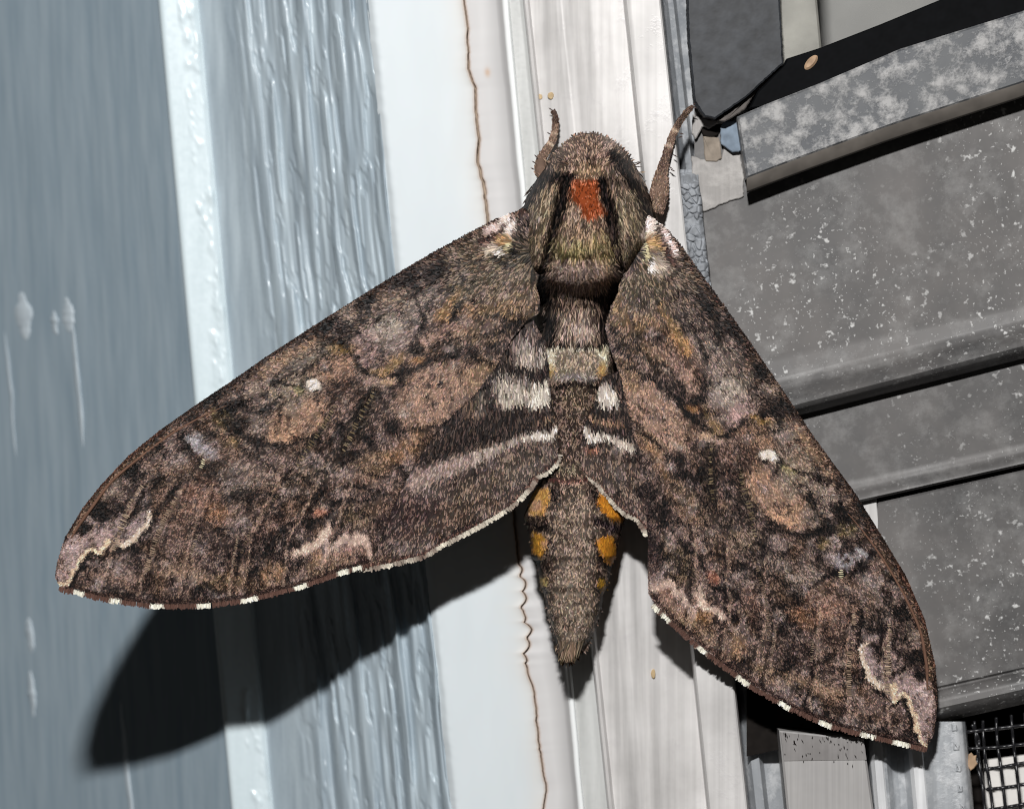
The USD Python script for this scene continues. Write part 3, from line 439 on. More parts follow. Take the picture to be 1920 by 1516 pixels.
FORE = [
 ('l', COSTA_L, 34, (74, 56, 46), 8, .9), ('l', COSTA_L, 12, (60, 42, 36), 4, .8),
 # basal third
 ('e', 930, 510, 80, 60, -20, (98, 90, 72), 30, .8), ('e', 880, 480, 60, 30, -30, (88, 78, 64), 15, .6), ('e', 990, 560, 30, 40, 30, (112, 94, 68), 10, .8),
 ('e', 745, 590, 80, 35, -33, (112, 104, 94), 20, .8), ('e', 729, 618, 36, 20, -20, (178, 166, 152), 10, .8), ('e', 690, 648, 22, 30, 10, (176, 148, 142), 9, .85), ('e', 745, 640, 30, 16, -10, (150, 138, 130), 8, .7),
 ('e', 800, 575, 45, 25, -30, (116, 106, 100), 14, .6), ('e', 660, 585, 40, 14, -33, (120, 108, 96), 10, .7),
 ('e', 836, 588, 17, 15, -30, OC, 6, .95), ('l', [(872, 540), (850, 566), (836, 588)], [8, 14, 16], (132, 106, 70), 6, .8), ('e', 892, 574, 26, 11, -10, (142, 110, 76), 7, .8), ('e', 935, 575, 40, 20, -10, (118, 96, 66), 10, .7),
 ('e', 808, 634, 18, 12, -40, (188, 158, 140), 6, .9), ('e', 850, 616, 36, 13, -15, (146, 118, 104), 8, .7), ('e', 900, 620, 50, 18, -12, (124, 104, 78), 12, .6),
 ('l', [(812, 648), (840, 634), (880, 630), (930, 618), (975, 592)], [7, 8, 8, 10, 12], K, 6, .75), ('e', 824, 507, 24, 12, -25, K, 7, .85), ('e', 765, 520, 34, 13, -30, Dk, 9, .9), ('e', 692, 566, 24, 12, -33, K, 6, .85), ('e', 790, 538, 30, 8, -30, Dk, 8, .6),
 ('l', [(820, 556), (808, 572), (796, 590)], 6, K, 4, .8),
 ('p', [(772, 700), (800, 682), (870, 664), (915, 676), (905, 728), (860, 770), (800, 802), (758, 792), (738, 762), (752, 724)], (150, 124, 106), 14, .95),
 ('e', 815, 760, 40, 24, -30, (168, 138, 118), 9, .5), ('e', 905, 690, 28, 36, 30, (120, 100, 74), 12, .7), ('e', 780, 815, 30, 16, -40, (140, 112, 84), 10, .7), ('e', 760, 770, 10, 8, 0, (150, 148, 140), 6, .6),
 ('e', 717, 693, 26, 10, -20, (134, 108, 66), 7, .8), ('e', 748, 672, 20, 10, -35, (130, 106, 68), 6, .8), ('e', 787, 669, 13, 7, -10, (146, 106, 66), 5, .8),
 ('e', 785, 652, 18, 11, 10, K, 6, .8), ('l', [(768, 690), (790, 684), (812, 668), (835, 660), (887, 664), (920, 672)], [10, 16, 10, 9, 9, 7], K, 6, .85), ('l', [(672, 680), (690, 700), (716, 708), (745, 698), (768, 686)], [12, 12, 12, 8, 8], K, 6, .85), ('e', 706, 716, 20, 10, 20, (182, 156, 140), 6, .7), ('e', 730, 712, 12, 8, 0, (188, 160, 130), 5, .7),
 ('l', [(735, 800), (752, 806), (775, 800), (800, 806), (812, 790)], [14, 12, 12, 14, 10], K, 7, .75), ('e', 740, 790, 14, 14, 0, K, 6, .7), ('e', 770, 840, 16, 14, 0, OC, 9, .5), ('e', 740, 850, 18, 12, 0, (150, 112, 70), 9, .5),
 # base: white marks
 ('e', 934, 434, 13, 7, -30, (226, 204, 194), 4, 1), ('e', 955, 418, 12, 8, -50, (236, 222, 208), 4, 1), ('e', 965, 436, 7, 14, 20, (238, 226, 214), 4, 1), ('e', 926, 451, 20, 6, -20, (70, 36, 32), 4, .9), ('e', 952, 452, 10, 8, 0, (150, 122, 84), 4, .9), ('e', 946, 473, 8, 6, 0, (245, 238, 225), 2, 1), ('e', 930, 468, 14, 7, -30, (190, 176, 158), 5, .8), ('e', 964, 462, 5, 9, 20, (226, 216, 170), 3, .9),
 # middle
 ('e', 617, 612, 24, 10, -33, K, 6, .9), ('e', 640, 628, 30, 12, -30, (64, 50, 44), 8, .7), ('l', [(600, 660), (625, 668), (650, 664), (682, 668)], [12, 15, 9, 9], K, 5, .85), ('e', 650, 652, 30, 8, 0, (134, 104, 52), 6, .8),
 ('e', 632, 690, 44, 24, -12, (134, 106, 86), 10, .85), ('e', 578, 672, 44, 16, -28, (136, 126, 112), 12, .75), ('e', 538, 671, 60, 9, -32, (150, 122, 96), 7, .7), ('e', 500, 700, 50, 9, -33, (124, 104, 84), 8, .6),
 ('e', 540, 727, 62, 22, -10, (152, 138, 120), 14, .8), ('e', 645, 742, 48, 34, -40, (92, 70, 60), 12, .8), ('e', 470, 745, 36, 20, -30, (140, 124, 114), 12, .7),
 ('p', [(572, 744), (612, 742), (618, 786), (592, 814), (552, 832), (508, 826), (498, 804), (520, 770)], (152, 124, 102), 10, .9), ('e', 555, 760, 22, 14, -40, (128, 118, 106), 8, .7), ('e', 492, 790, 20, 26, 20, (144, 130, 118), 10, .7), ('e', 530, 815, 26, 10, -10, (192, 154, 124), 8, .6),
 ('l', [(528, 741), (508, 758), (488, 774)], [8, 13, 8], K, 4, .9), ('l', [(512, 716), (535, 718), (565, 722), (583, 712)], [8, 9, 9, 12], K, 4, .85), ('e', 592, 720, 14, 10, 0, K, 4, .6),
 ('e', 440, 762, 34, 15, -22, K, 7, .9), ('e', 445, 792, 22, 16, 0, K, 8, .8), ('e', 415, 788, 18, 22, 0, (92, 82, 42), 8, .75), ('l', [(440, 800), (464, 818), (488, 830), (520, 836), (560, 826), (600, 806)], [14, 18, 13, 12, 9, 6], K, 6, .85), ('e', 403, 745, 26, 9, -34, K, 6, .85),
 ('e', 440, 826, 12, 8, 0, (140, 118, 60), 6, .6),
 ('e', 592, 720, 14, 10, -5, W, 3, 1), ('e', 560, 727, 9, 7, 0, (128, 122, 84), 4, .7),
 ('l', [(705, 728), (690, 760), (668, 800), (645, 842)], [22, 32, 32, 20], (48, 39, 31), 6, .85), ('l', [(628, 760), (607, 800), (580, 840), (553, 876)], [12, 18, 20, 16], (48, 39, 31), 6, .8),
 ('e', 500, 872, 70, 30, -10, (108, 94, 88), 20, .6), ('e', 620, 880, 60, 26, -25, (98, 84, 70), 16, .5), ('e', 575, 885, 24, 12, 0, (150, 132, 112), 8, .6), ('e', 700, 870, 36, 24, -20, (122, 98, 66), 14, .5), ('e', 660, 905, 60, 18, -20, (100, 74, 56), 14, .5),
 ('e', 540, 900, 50, 12, -20, K, 10, .5), ('e', 640, 860, 30, 10, -25, K, 8, .5), ('l', [(600, 845), (640, 858), (690, 836)], 9, Dk, 6, .6),
 # outer third
 ('e', 369, 824, 20, 13, 15, (168, 166, 166), 7, .85), ('e', 388, 842, 22, 10, 30, (160, 156, 158), 7, .8), ('e', 352, 840, 12, 14, 0, K, 6, .7), ('e', 395, 818, 22, 9, -30, K, 6, .7), ('e', 310, 880, 34, 16, -30, (120, 108, 102), 12, .7), ('e', 340, 860, 18, 12, -20, (148, 138, 134), 8, .5),
 ('e', 340, 890, 44, 22, -20, (112, 90, 72), 14, .6), ('e', 440, 890, 40, 24, 0, (116, 106, 98), 14, .6), ('e', 470, 905, 44, 12, -20, (138, 130, 120), 9, .5), ('e', 400, 868, 24, 10, 0, Dk, 8, .6),
 ('e', 376, 928, 42, 34, -10, (122, 94, 80), 10, .9), ('e', 412, 958, 28, 24, 0, (128, 92, 64), 12, .8), ('e', 350, 990, 50, 30, -20, (96, 74, 62), 16, .6), ('e', 440, 930, 40, 14, -15, K, 9, .6), ('e', 360, 895, 30, 7, 10, K, 6, .6), ('e', 480, 940, 60, 18, -25, (92, 74, 60), 14, .6),
 ('l', [(520, 998), (535, 981), (569, 972), (591, 974), (625, 946), (640, 934), (681, 936), (720, 925)], [6, 8, 10, 10, 8, 9, 8, 6], K, 4, .85), ('e', 600, 957, 14, 7, -20, (150, 100, 80), 5, .7), ('e', 500, 985, 40, 14, -30, (96, 66, 52), 12, .6), ('e', 670, 965, 34, 24, 0, (92, 78, 54), 10, .6), ('e', 728, 985, 18, 50, 15, V, 10, .8),
 ('l', [(554, 1036), (570, 1026), (587, 1019), (604, 1006), (614, 992), (617, 978)], [12, 14, 10, 14, 12, 4], (206, 182, 164), 4, .9), ('l', [(612, 1008), (610, 1030)], 4, (220, 190, 180), 2, .8), ('l', [(606, 1045), (622, 1026), (638, 1012), (650, 1000), (657, 1018), (668, 1006), (680, 1004), (690, 1024), (697, 1046)], [10, 8, 13, 8, 8, 16, 14, 12, 8], (200, 176, 160), 5, .85), ('e', 655, 1036, 40, 14, -10, (160, 128, 112), 8, .6), ('e', 590, 1040, 14, 16, 0, (150, 112, 70), 6, .5),
 ('e', 470, 1020, 50, 24, -20, (62, 48, 44), 14, .6), ('e', 600, 1062, 60, 14, -18, (128, 108, 84), 9, .6), ('e', 510, 1072, 22, 20, -50, (160, 128, 98), 9, .6),
 ('e', 330, 1066, 60, 14, 8, (150, 126, 104), 9, .65), ('e', 420, 1086, 50, 12, 0, (140, 118, 88), 9, .6), ('e', 230, 1085, 80, 14, 12, (112, 90, 76), 10, .6), ('e', 460, 1060, 14, 10, 0, (128, 112, 92), 6, .5), ('e', 390, 1030, 50, 18, -10, (70, 54, 50), 12, .6),
 ('l', [(112, 1098), (210, 1116), (290, 1126), (380, 1125), (455, 1116), (560, 1090), (640, 1062), (690, 1050)], 11, (66, 47, 42), 3, .85),
 # tip
 ('p', [(104, 1078), (112, 1042), (128, 1006), (158, 990), (196, 990), (214, 972), (224, 955), (236, 970), (206, 1014), (190, 1036), (172, 1028), (150, 1054), (132, 1088), (116, 1100)], (164, 144, 138), 7, .9),
 ('p', [(222, 1012), (228, 985), (250, 972), (272, 962), (284, 956), (284, 972), (258, 1004), (234, 1020)], (150, 134, 130), 6, .9),
 ('e', 162, 988, 15, 13, 0, K, 6, .95), ('e', 186, 956, 18, 20, -50, K, 7, .9), ('e', 250, 882, 26, 9, -40, K, 5, .9), ('e', 268, 890, 26, 5, -30, K, 4, .7), ('e', 232, 925, 30, 22, -45, (74, 62, 56), 9, .6), ('l', [(240, 935), (220, 965), (206, 995)], [8, 10, 4], K, 4, .8), ('e', 252, 962, 20, 10, -50, Dk, 6, .8), ('e', 215, 915, 24, 10, -50, (138, 126, 112), 7, .6), ('e', 300, 905, 20, 14, -30, K, 8, .7),
 ('l', [(133, 1094), (150, 1064), (165, 1041), (178, 1036), (196, 1044)], [10, 10, 8, 8, 7], K, 3, .9), ('l', [(206, 1034), (234, 1029), (262, 1006), (284, 982), (300, 952), (322, 928), (340, 900)], [10, 13, 9, 9, 13, 16, 8], K, 4, .9),
 ('l', [(110, 1096), (128, 1090), (140, 1068), (156, 1041), (172, 1028), (182, 1031), (192, 1036), (196, 1026), (206, 1014)], [10, 5, 6, 6, 6, 6, 7, 6, 8], CR, 2, .95), ('l', [(226, 1017), (234, 1020), (254, 1008), (272, 989), (283, 972), (282, 958)], [9, 10, 9, 7, 6, 8], (226, 206, 182), 2.5, .95), ('e', 138, 1018, 12, 16, 20, (190, 172, 168), 7, .6),
 ('l', [(132, 1006), (150, 976), (172, 946), (205, 902), (264, 852), (340, 800)], [6, 6, 5, 5, 5, 4], (112, 90, 70), 3, .6), ('l', [(150, 960), (190, 905), (240, 856), (300, 808)], 7, (98, 64, 50), 3, .8),
]
HINDL = [
 ('e', 960, 870, 90, 30, -25, (98, 86, 76), 16, .8), ('e', 880, 915, 90, 22, -25, (92, 80, 66), 12, .7), ('e', 780, 960, 60, 40, -20, V, 14, .85), ('e', 860, 960, 100, 20, -25, (88, 74, 62), 10, .7), ('e', 980, 880, 40, 18, -20, (112, 102, 94), 8, .6),
 ('p', [(880, 770), (930, 745), (1035, 752), (1040, 792), (975, 806), (900, 826), (840, 850), (780, 880), (795, 840)], (42, 32, 29), 8, .95), ('p', [(930, 655), (1030, 660), (1036, 760), (930, 760), (895, 748)], (46, 36, 34), 8, .95),
 ('l', [(1000, 778), (1022, 776), (1040, 780)], 6, (120, 100, 80), 4, .7),
 ('l', [(1047, 803), (1012, 804), (972, 814), (930, 832), (885, 852), (840, 870), (785, 892)], [12, 16, 18, 20, 24, 26, 26], (198, 184, 170), 6, .9), ('l', [(885, 852), (840, 870), (775, 892)], [16, 30, 34], (150, 130, 122), 10, .75), ('l', [(1047, 803), (1012, 804), (985, 808)], [13, 15, 8], (232, 222, 206), 4, .9),
 ('p', [(924, 694), (942, 680), (984, 690), (988, 735), (955, 752), (932, 742), (925, 715)], (208, 198, 182), 6, 1), ('p', [(992, 704), (1024, 704), (1033, 748), (994, 746)], (214, 206, 190), 5, 1), ('p', [(966, 642), (984, 626), (1020, 648), (1024, 672), (985, 668), (958, 664)], (200, 188, 174), 6, 1), ('e', 903, 737, 9, 20, 15, (140, 132, 118), 7, .8), ('e', 985, 680, 30, 9, 10, K, 5, .7),
 ('l', [(1046, 858), (1004, 886), (992, 908), (964, 938), (924, 965), (870, 994), (826, 1016), (794, 1036), (729, 1052), (690, 1059)], 9, (96, 66, 58), 3, .8),
]
HINDR = [
 ('e', 1140, 880, 60, 40, 40, (96, 84, 74), 12, .8), ('p', [(1100, 700), (1170, 700), (1200, 830), (1080, 830)], (46, 36, 33), 6, .95), ('p', [(1122, 728), (1136, 712), (1152, 722), (1158, 752), (1140, 752), (1120, 748)], (216, 206, 192), 4, 1),
 ('l', [(1100, 779), (1130, 780), (1166, 784)], 7, (150, 120, 96), 4, .8), ('l', [(1094, 803), (1108, 812), (1135, 808)], [13, 16, 8], (236, 226, 210), 4, .95), ('l', [(1137, 808), (1158, 820), (1184, 832)], [8, 16, 16], (214, 202, 186), 4, .9), ('l', [(1095, 830), (1130, 845), (1190, 860)], 9, Dk, 5, .7), ('e', 1110, 838, 12, 6, 10, (160, 110, 90), 4, .7),
 ('l', [(1088, 872), (1098, 888), (1122, 903), (1146, 928), (1174, 956), (1196, 966), (1212, 988)], 8, (98, 70, 62), 3, .7),
]
BODY = [
 ('e', 1104, 285, 60, 40, 0, (126, 104, 92), 12, .9), ('e', 1104, 262, 40, 14, 0, (104, 84, 72), 8, .7), ('e', 1150, 275, 26, 20, 40, (150, 132, 122), 8, .7), ('e', 1055, 285, 22, 16, -40, (128, 110, 100), 8, .6), ('e', 1108, 302, 16, 6, 5, (48, 36, 34), 4, .95), ('e', 1105, 320, 34, 14, 0, (134, 112, 88), 6, .9),
 ('e', 1015, 430, 40, 100, 10, (124, 112, 92), 12, .9), ('e', 1180, 430, 36, 110, -8, (126, 114, 94), 12, .9), ('e', 1172, 520, 24, 34, 0, (128, 120, 112), 10, .8), ('e', 990, 495, 20, 34, 0, (118, 108, 100), 10, .7), ('e', 1006, 360, 26, 20, 0, (104, 92, 78), 8, .7),
 ('e', 1095, 430, 50, 60, 0, (122, 100, 80), 14, .8), ('e', 1070, 455, 36, 24, 10, (120, 112, 72), 10, .8), ('e', 1130, 455, 22, 30, -20, (138, 124, 84), 9, .8), ('e', 1085, 512, 62, 30, 0, (164, 142, 132), 8, .95), ('e', 1085, 496, 50, 10, 0, (140, 124, 112), 6, .6), ('e', 1130, 510, 20, 24, 20, (152, 126, 104), 8, .6),
 ('e', 1102, 365, 44, 44, 0, (122, 98, 80), 8, .9), ('e', 1075, 395, 22, 10, 20, (150, 132, 122), 6, .6), ('e', 1138, 372, 9, 14, 0, (150, 124, 112), 4, .8),
 ('l', [(1020, 332), (1044, 326), (1072, 328), (1062, 348), (1052, 378), (1044, 412), (1034, 450), (1026, 484), (1020, 512)], [14, 21, 22, 21, 20, 16, 14, 15, 20], K, 5, 1), ('l', [(1030, 318), (1014, 330), (994, 366), (986, 400)], [14, 18, 16, 12], K, 5, 1), ('l', [(1128, 334), (1138, 362), (1146, 392), (1150, 432), (1156, 472), (1164, 506)], [18, 25, 24, 15, 14, 16], K, 5, 1), ('l', [(1145, 292), (1168, 316), (1190, 342), (1204, 372), (1210, 402)], [16, 20, 18, 17, 13], K, 5, 1), ('l', [(1128, 334), (1150, 332), (1178, 336)], 11, K, 5, .8), ('l', [(1045, 300), (1066, 306)], 10, Dk, 5, .7),
 ('p', [(1075, 336), (1118, 335), (1125, 350), (1122, 366), (1128, 378), (1137, 392), (1124, 400), (1106, 406), (1094, 400), (1088, 386), (1074, 372), (1070, 360)], (142, 68, 36), 4, 1),
 ('e', 1000, 400, 14, 12, 0, (190, 172, 160), 6, .5), ('e', 1217, 432, 16, 20, 0, (226, 206, 196), 5, .95), ('e', 1212, 468, 8, 22, -10, (232, 222, 204), 4, .9), ('e', 1238, 456, 14, 18, -20, (236, 216, 206), 4, .95), ('e', 1218, 500, 7, 6, 0, (246, 240, 230), 2, 1), ('e', 1224, 480, 9, 8, 0, (210, 200, 170), 4, .8), ('e', 1188, 548, 9, 9, 0, (190, 186, 196), 4, .8),
 ('e', 1010, 552, 26, 30, 0, K, 9, .95), ('e', 1152, 540, 16, 30, 0, K, 8, .95), ('e', 1085, 556, 40, 6, 0, (44, 34, 32), 5, .8), ('e', 1082, 600, 38, 30, 0, (146, 130, 120), 8, .95), ('e', 1082, 580, 20, 10, 0, (96, 78, 66), 6, .7), ('e', 1034, 608, 13, 34, 5, K, 5, 1), ('e', 1132, 608, 13, 34, -5, K, 5, 1), ('l', [(1030, 634), (1082, 638), (1138, 636)], 8, K, 3, .95),
 ('p', [(1020, 643), (1140, 641), (1138, 702), (1026, 712)], (136, 122, 108), 4, 1), ('p', [(1020, 643), (1044, 645), (1040, 668), (1036, 690), (1024, 690)], (230, 218, 194), 4, .95), ('p', [(1112, 642), (1140, 640), (1138, 690), (1128, 698), (1124, 670)], (234, 220, 190), 4, .95), ('e', 1032, 690, 6, 12, 0, (206, 166, 96), 4, .7), ('e', 1130, 690, 6, 16, 0, (214, 160, 84), 4, .8), ('l', [(1044, 647), (1080, 650), (1114, 645)], 8, (222, 210, 190), 4, .9), ('e', 1080, 704, 40, 8, 0, (138, 130, 128), 4, .7),
 ('l', [(1024, 730), (1050, 720), (1082, 716), (1114, 720), (1140, 730)], 10, K, 4, .95), ('p', [(1030, 725), (1130, 725), (1110, 880), (1040, 880)], (78, 64, 60), 8, .9), ('e', 1078, 745, 26, 26, 0, (100, 88, 72), 9, .7), ('e', 1070, 800, 18, 30, 0, (78, 64, 58), 8, .6),
 ('e', 1066, 872, 30, 14, 0, (106, 98, 80), 6, .8), ('l', [(1030, 895), (1066, 898), (1104, 896)], 6, (110, 66, 62), 2, .8),
 ('p', [(975, 905), (1180, 905), (1180, 1010), (975, 1010)], (78, 64, 58), 10, .6), ('e', 1078, 1000, 46, 90, 0, (136, 120, 108), 14, .8), ('e', 1074, 1140, 44, 80, 0, (146, 130, 116), 10, .9), ('e', 1042, 925, 12, 18, 10, K, 6, .9), ('e', 1112, 925, 12, 22, -10, K, 6, .85), ('e', 1075, 925, 14, 20, 0, (70, 60, 50), 7, .6),
 ('l', [(990, 972), (1010, 982), (1040, 990)], [10, 14, 8], K, 5, .85), ('l', [(1120, 972), (1145, 985), (1172, 990)], [12, 14, 10], (40, 32, 40), 5, .9), ('l', [(1000, 1048), (1020, 1060)], 14, K, 5, .85), ('l', [(1125, 1045), (1150, 1066)], [14, 14], K, 5, .9), ('l', [(1028, 1010), (1030, 1040)], 9, K, 5, .7), ('l', [(1114, 1000), (1120, 1040)], 10, K, 5, .7),
 ('p', [(1001, 914), (1028, 912), (1030, 936), (1018, 962), (993, 962), (994, 935)], (186, 140, 78), 4, .95), ('e', 1006, 945, 10, 12, 20, (176, 142, 124), 5, .7), ('p', [(1123, 920), (1140, 924), (1166, 958), (1170, 975), (1150, 972), (1132, 956), (1121, 941)], (206, 134, 46), 3, 1),
 ('p', [(1000, 993), (1017, 997), (1026, 1018), (1015, 1046), (1000, 1032), (998, 1010)], (184, 132, 52), 3, .95), ('e', 1020, 1016, 7, 8, 0, (190, 150, 120), 4, .7), ('p', [(1118, 1008), (1140, 1001), (1152, 1004), (1156, 1036), (1151, 1060), (1134, 1046), (1122, 1024)], (212, 140, 48), 3, 1), ('e', 1128, 1092, 7, 12, 0, (212, 160, 54), 4, .9), ('e', 1018, 1088, 8, 9, 0, (176, 152, 92), 5, .8), ('e', 983, 982, 6, 10, -20, (224, 218, 198), 3, .95),
 ('e', 1062, 1222, 26, 18, 0, (116, 92, 66), 6, .9), ('l', [(1010, 1130), (1075, 1128), (1140, 1130)], 6, Dk, 4, .4), ('l', [(1040, 1150), (1046, 1200)], 8, Dk, 4, .6),
]
def vary(p, sc=0.55, seed=1):
    """mottled purplish brown ground of the wings"""
    n = fbm2(p[:, 0], p[:, 1], 40, seed, 4)[:, None]; n2 = fbm2(p[:, 0], p[:, 1], 13, seed + 9, 3)[:, None]
    t = np.clip((n - .5) * 3.2 + .42 + (n2 - .5) * 2.3, 0, 1)
    c = lin((36, 26, 26)) * (1 - t) + lin((108, 92, 86)) * t
    o = np.clip((fbm2(p[:, 0], p[:, 1], 50, seed + 20)[:, None] - .5) * 3, 0, .45); o2 = np.clip((fbm2(p[:, 0], p[:, 1], 34, seed + 30)[:, None] - .52) * 4, 0, .6)
    c = c * (1 - o) + lin((100, 76, 56)) * o
    return c * (1 - o2) + lin((122, 112, 108)) * (.6 + .8 * (n2 > .5)) * o2
MARG = [[(266, 912), (212, 1030), (190, 1100)], [(345, 905), (272, 1075), (262, 1112)], [(400, 900), (350, 1040), (335, 1115)], [(446, 1000), (430, 1112)], [(525, 890), (470, 1010), (455, 1108)], [(600, 900), (545, 1000), (530, 1095)], [(662, 900), (622, 1000), (602, 1076)]]
WAVES = [[(403, 746), (418, 770), (425, 795), (452, 830), (470, 852), (505, 868), (520, 884), (552, 880), (580, 896), (612, 880), (640, 886), (668, 872), (700, 884), (745, 900)],
         [(345, 800), (352, 828), (365, 852), (400, 880), (420, 908), (448, 908), (470, 926), (500, 918), (522, 932), (548, 926), (572, 940), (600, 920), (624, 922), (652, 902), (684, 910), (738, 926)],
         [(700, 566), (694, 590), (676, 612), (684, 634), (668, 654), (676, 676), (700, 706)], [(778, 515), (790, 540), (786, 565), (800, 590), (794, 615), (812, 646)], [(640, 604), (628, 632), (606, 652), (594, 684), (572, 700)],
         [(470, 700), (462, 722), (446, 748)], [(300, 830), (312, 850), (300, 876)]]
for w_ in WAVES: FORE.append(('l', w_, [8, 9, 5, 9, 5, 8, 6], K, 3, .8))
for m_ in MARG:
    FORE.append(('l', [(x + 8, y + 2) for x, y in m_], 6, (40, 28, 28), 3, .6)); FORE.append(('l', m_, 4, (146, 124, 108), 2, .55))

# ---------------------------------------------------------------- moth: shape
AX = np.array([[1105, 250], [1100, 400], [1088, 560], [1082, 700], [1072, 870], [1076, 960], [1076, 1100], [1062, 1235]], float)
BY = [250, 256, 268, 290, 310, 335, 370, 400, 450, 500, 530, 560, 580, 620, 650, 700, 760, 830, 880, 905, 930, 968, 985, 1000, 1042, 1052, 1065, 1100, 1110, 1150, 1160, 1195, 1222, 1238]
BXL = [1090, 1074, 1058, 1040, 1024, 1006, 988, 976, 972, 982, 1004, 1022, 1028, 1020, 1004, 1006, 1012, 1026, 1028, 1012, 996, 981, 987, 992, 996, 1004, 1008, 1014, 1020, 1026, 1030, 1040, 1050, 1060]
BXR = [1114, 1136, 1156, 1176, 1192, 1204, 1218, 1226, 1228, 1196, 1176, 1146, 1138, 1146, 1158, 1156, 1146, 1116, 1110, 1128, 1152, 1174, 1168, 1163, 1156, 1150, 1146, 1138, 1132, 1126, 1122, 1107, 1084, 1066]
BHT = [10, 30, 60, 95, 118, 140, 168, 184, 196, 190, 166, 134, 122, 124, 120, 110, 98, 88, 86, 96, 104, 104, 96, 96, 92, 84, 82, 74, 66, 58, 52, 42, 30, 12]
BHB = [-20, -40, -56, -66, -72, -78, -84, -86, -88, -88, -86, -80, -78, -76, -74, -72, -70, -70, -70, -70, -70, -70, -70, -70, -70, -68, -66, -62, -60, -54, -52, -46, -36, -18]
TEG = [([(1022, 340), (1006, 380), (996, 440), (986, 500), (984, 535)], 34, 26), ([(1168, 345), (1182, 390), (1186, 450), (1182, 510), (1186, 545)], 34, 26), ([(1040, 512), (1085, 522), (1132, 512)], 22, 26), ([(1090, 430), (1088, 470)], 40, 10)]
def body_top(x, y):
    xl, xr, ht, hb = (np.interp(y, BY, a) for a in (BXL, BXR, BHT, BHB))
    t = np.clip((x - (xl + xr) / 2) / ((xr - xl) / 2), -1, 1); mid = hb * .35 + ht * .65 - 40 * np.clip((ht + 60) / 200, 0, 1)
    mid = hb + (ht - hb) * .42
    h = mid + (ht - mid) * np.clip(1 - np.abs(t) ** (2.2 + 2.2 * np.clip(1 - np.abs(np.asarray(y) - 672) / 90, 0, 1)), 0, 1) ** .5
    p = np.stack([np.ravel(x), np.ravel(y)], 1)
    add = np.zeros(len(p))
    for ln, w, a in TEG:
        d, _ = seg_dist(p, ln); add += a * np.exp(-(d / w) ** 4)
    for ln in ([(1062, 335), (1044, 412), (1020, 512)], [(1132, 345), (1150, 432), (1164, 506)], [(1020, 558), (1085, 562), (1146, 552)], [(1036, 486), (1085, 492), (1140, 486)]):
        d, _ = seg_dist(p, ln); add -= ((5 if ln[0][1] > 500 else 14) if ln[0][1] > 480 else 24) * np.exp(-(d / 9) ** 2)
    w = np.clip(1 - np.abs(np.ravel(t)), 0, .25) * 4
    return h + (add * w).reshape(np.shape(h))
def body_mesh():
    ys = np.unique(np.concatenate([np.arange(250, 1238, 4), [252, 1238]])).astype(float); nt = 72
    rings = []
    for y in ys:
        xl, xr, ht, hb = (float(np.interp(y, BY, a)) for a in (BXL, BXR, BHT, BHB)); mid = hb + (ht - hb) * .42
        t = np.cos(np.linspace(0, np.pi, nt)); x = (xl + xr) / 2 - t * (xr - xl) / 2 * .995
        top = body_top(x, np.full(nt, y))
        u = np.linspace(0, np.pi, nt)[1:-1]; xb = (xl + xr) / 2 + np.cos(u) * (xr - xl) / 2 * .985; hb_ = mid - (mid - hb) * np.sin(u)
        rings.append(P(np.r_[x, xb], np.full(nt * 2 - 2, y), np.r_[top, hb_]))
    n = nt * 2 - 2; v = np.vstack(rings); f = []
    i = np.arange(len(ys) - 1)[:, None] * n; j = np.arange(n)[None]
    f = np.stack([i + j, i + (j + 1) % n, i + n + (j + 1) % n, i + n + j], -1).reshape(-1, 4)
    f = np.vstack([f[:, [0, 1, 2]], f[:, [0, 2, 3]]])
    v = np.vstack([v, rings[0].mean(0), rings[-1].mean(0)]); k = np.arange(n); m = (len(ys) - 1) * n
    f = np.vstack([f, np.stack([np.full(n, len(v) - 2), (k + 1) % n, k], 1), np.stack([np.full(n, len(v) - 1), m + k, m + (k + 1) % n], 1)])
    return v, f
def unP(v):
    h = -v[:, 1] / S; k = (D - h * S) / D
    return np.stack([v[:, 0] / (S * k) + 960, 758 - v[:, 2] / (S * k)], 1)

ROOT_L, ROOT_R = np.array([985., 470.]), np.array([1195., 480.])
def h_fore(p, side):
    root, tip, costa = (ROOT_L, np.array([105., 1090.]), COSTA_L) if side == 'L' else (ROOT_R, np.array([1740., 1395.]), COSTA_R)
    u = np.linalg.norm(p - root, axis=1) / np.linalg.norm(tip - root)
    d, _ = seg_dist(p, costa)
    if side == 'L': h = 138 - 62 * u - 45 * u ** 2 - 10 * (1 - np.exp(-d / 200))
    else: h = 138 - 105 * u - 22 * u ** 2 - 8 * (1 - np.exp(-d / 200))
    if side == 'R': h = np.maximum(h, 14 + 0.02 * d)
    h -= 30 * np.exp(-(d / 13.0)) * np.clip(1.2 - u, .3, 1)
    h += 7 * (fbm2(p[:, 0], p[:, 1], 90, 70) - .5) + 2 * (fbm2(p[:, 0], p[:, 1], 25, 71) - .5)
    q = p if side == 'L' else R2L(p)
    for vn in VEINS:
        dv, at = seg_dist(q, vn); h = h + 3.5 * np.exp(-(dv / 4.0) ** 2)
    for vn in FURROWS:
        dv, at = seg_dist(q, vn); h = h - 3.5 * np.exp(-(dv / 7.0) ** 2)
    return h
VEINS = [[(960, 450), (800, 530), (640, 640), (480, 735), (330, 818), (230, 880), (150, 975)], [(590, 715), (450, 800), (300, 895), (262, 930), (205, 1016), (190, 1050)], [(640, 735), (480, 870), (335, 925), (295, 1000), (268, 1085)], [(690, 740), (560, 900), (400, 1020), (370, 1110)], [(720, 740), (620, 900), (510, 1020), (490, 1095)]]
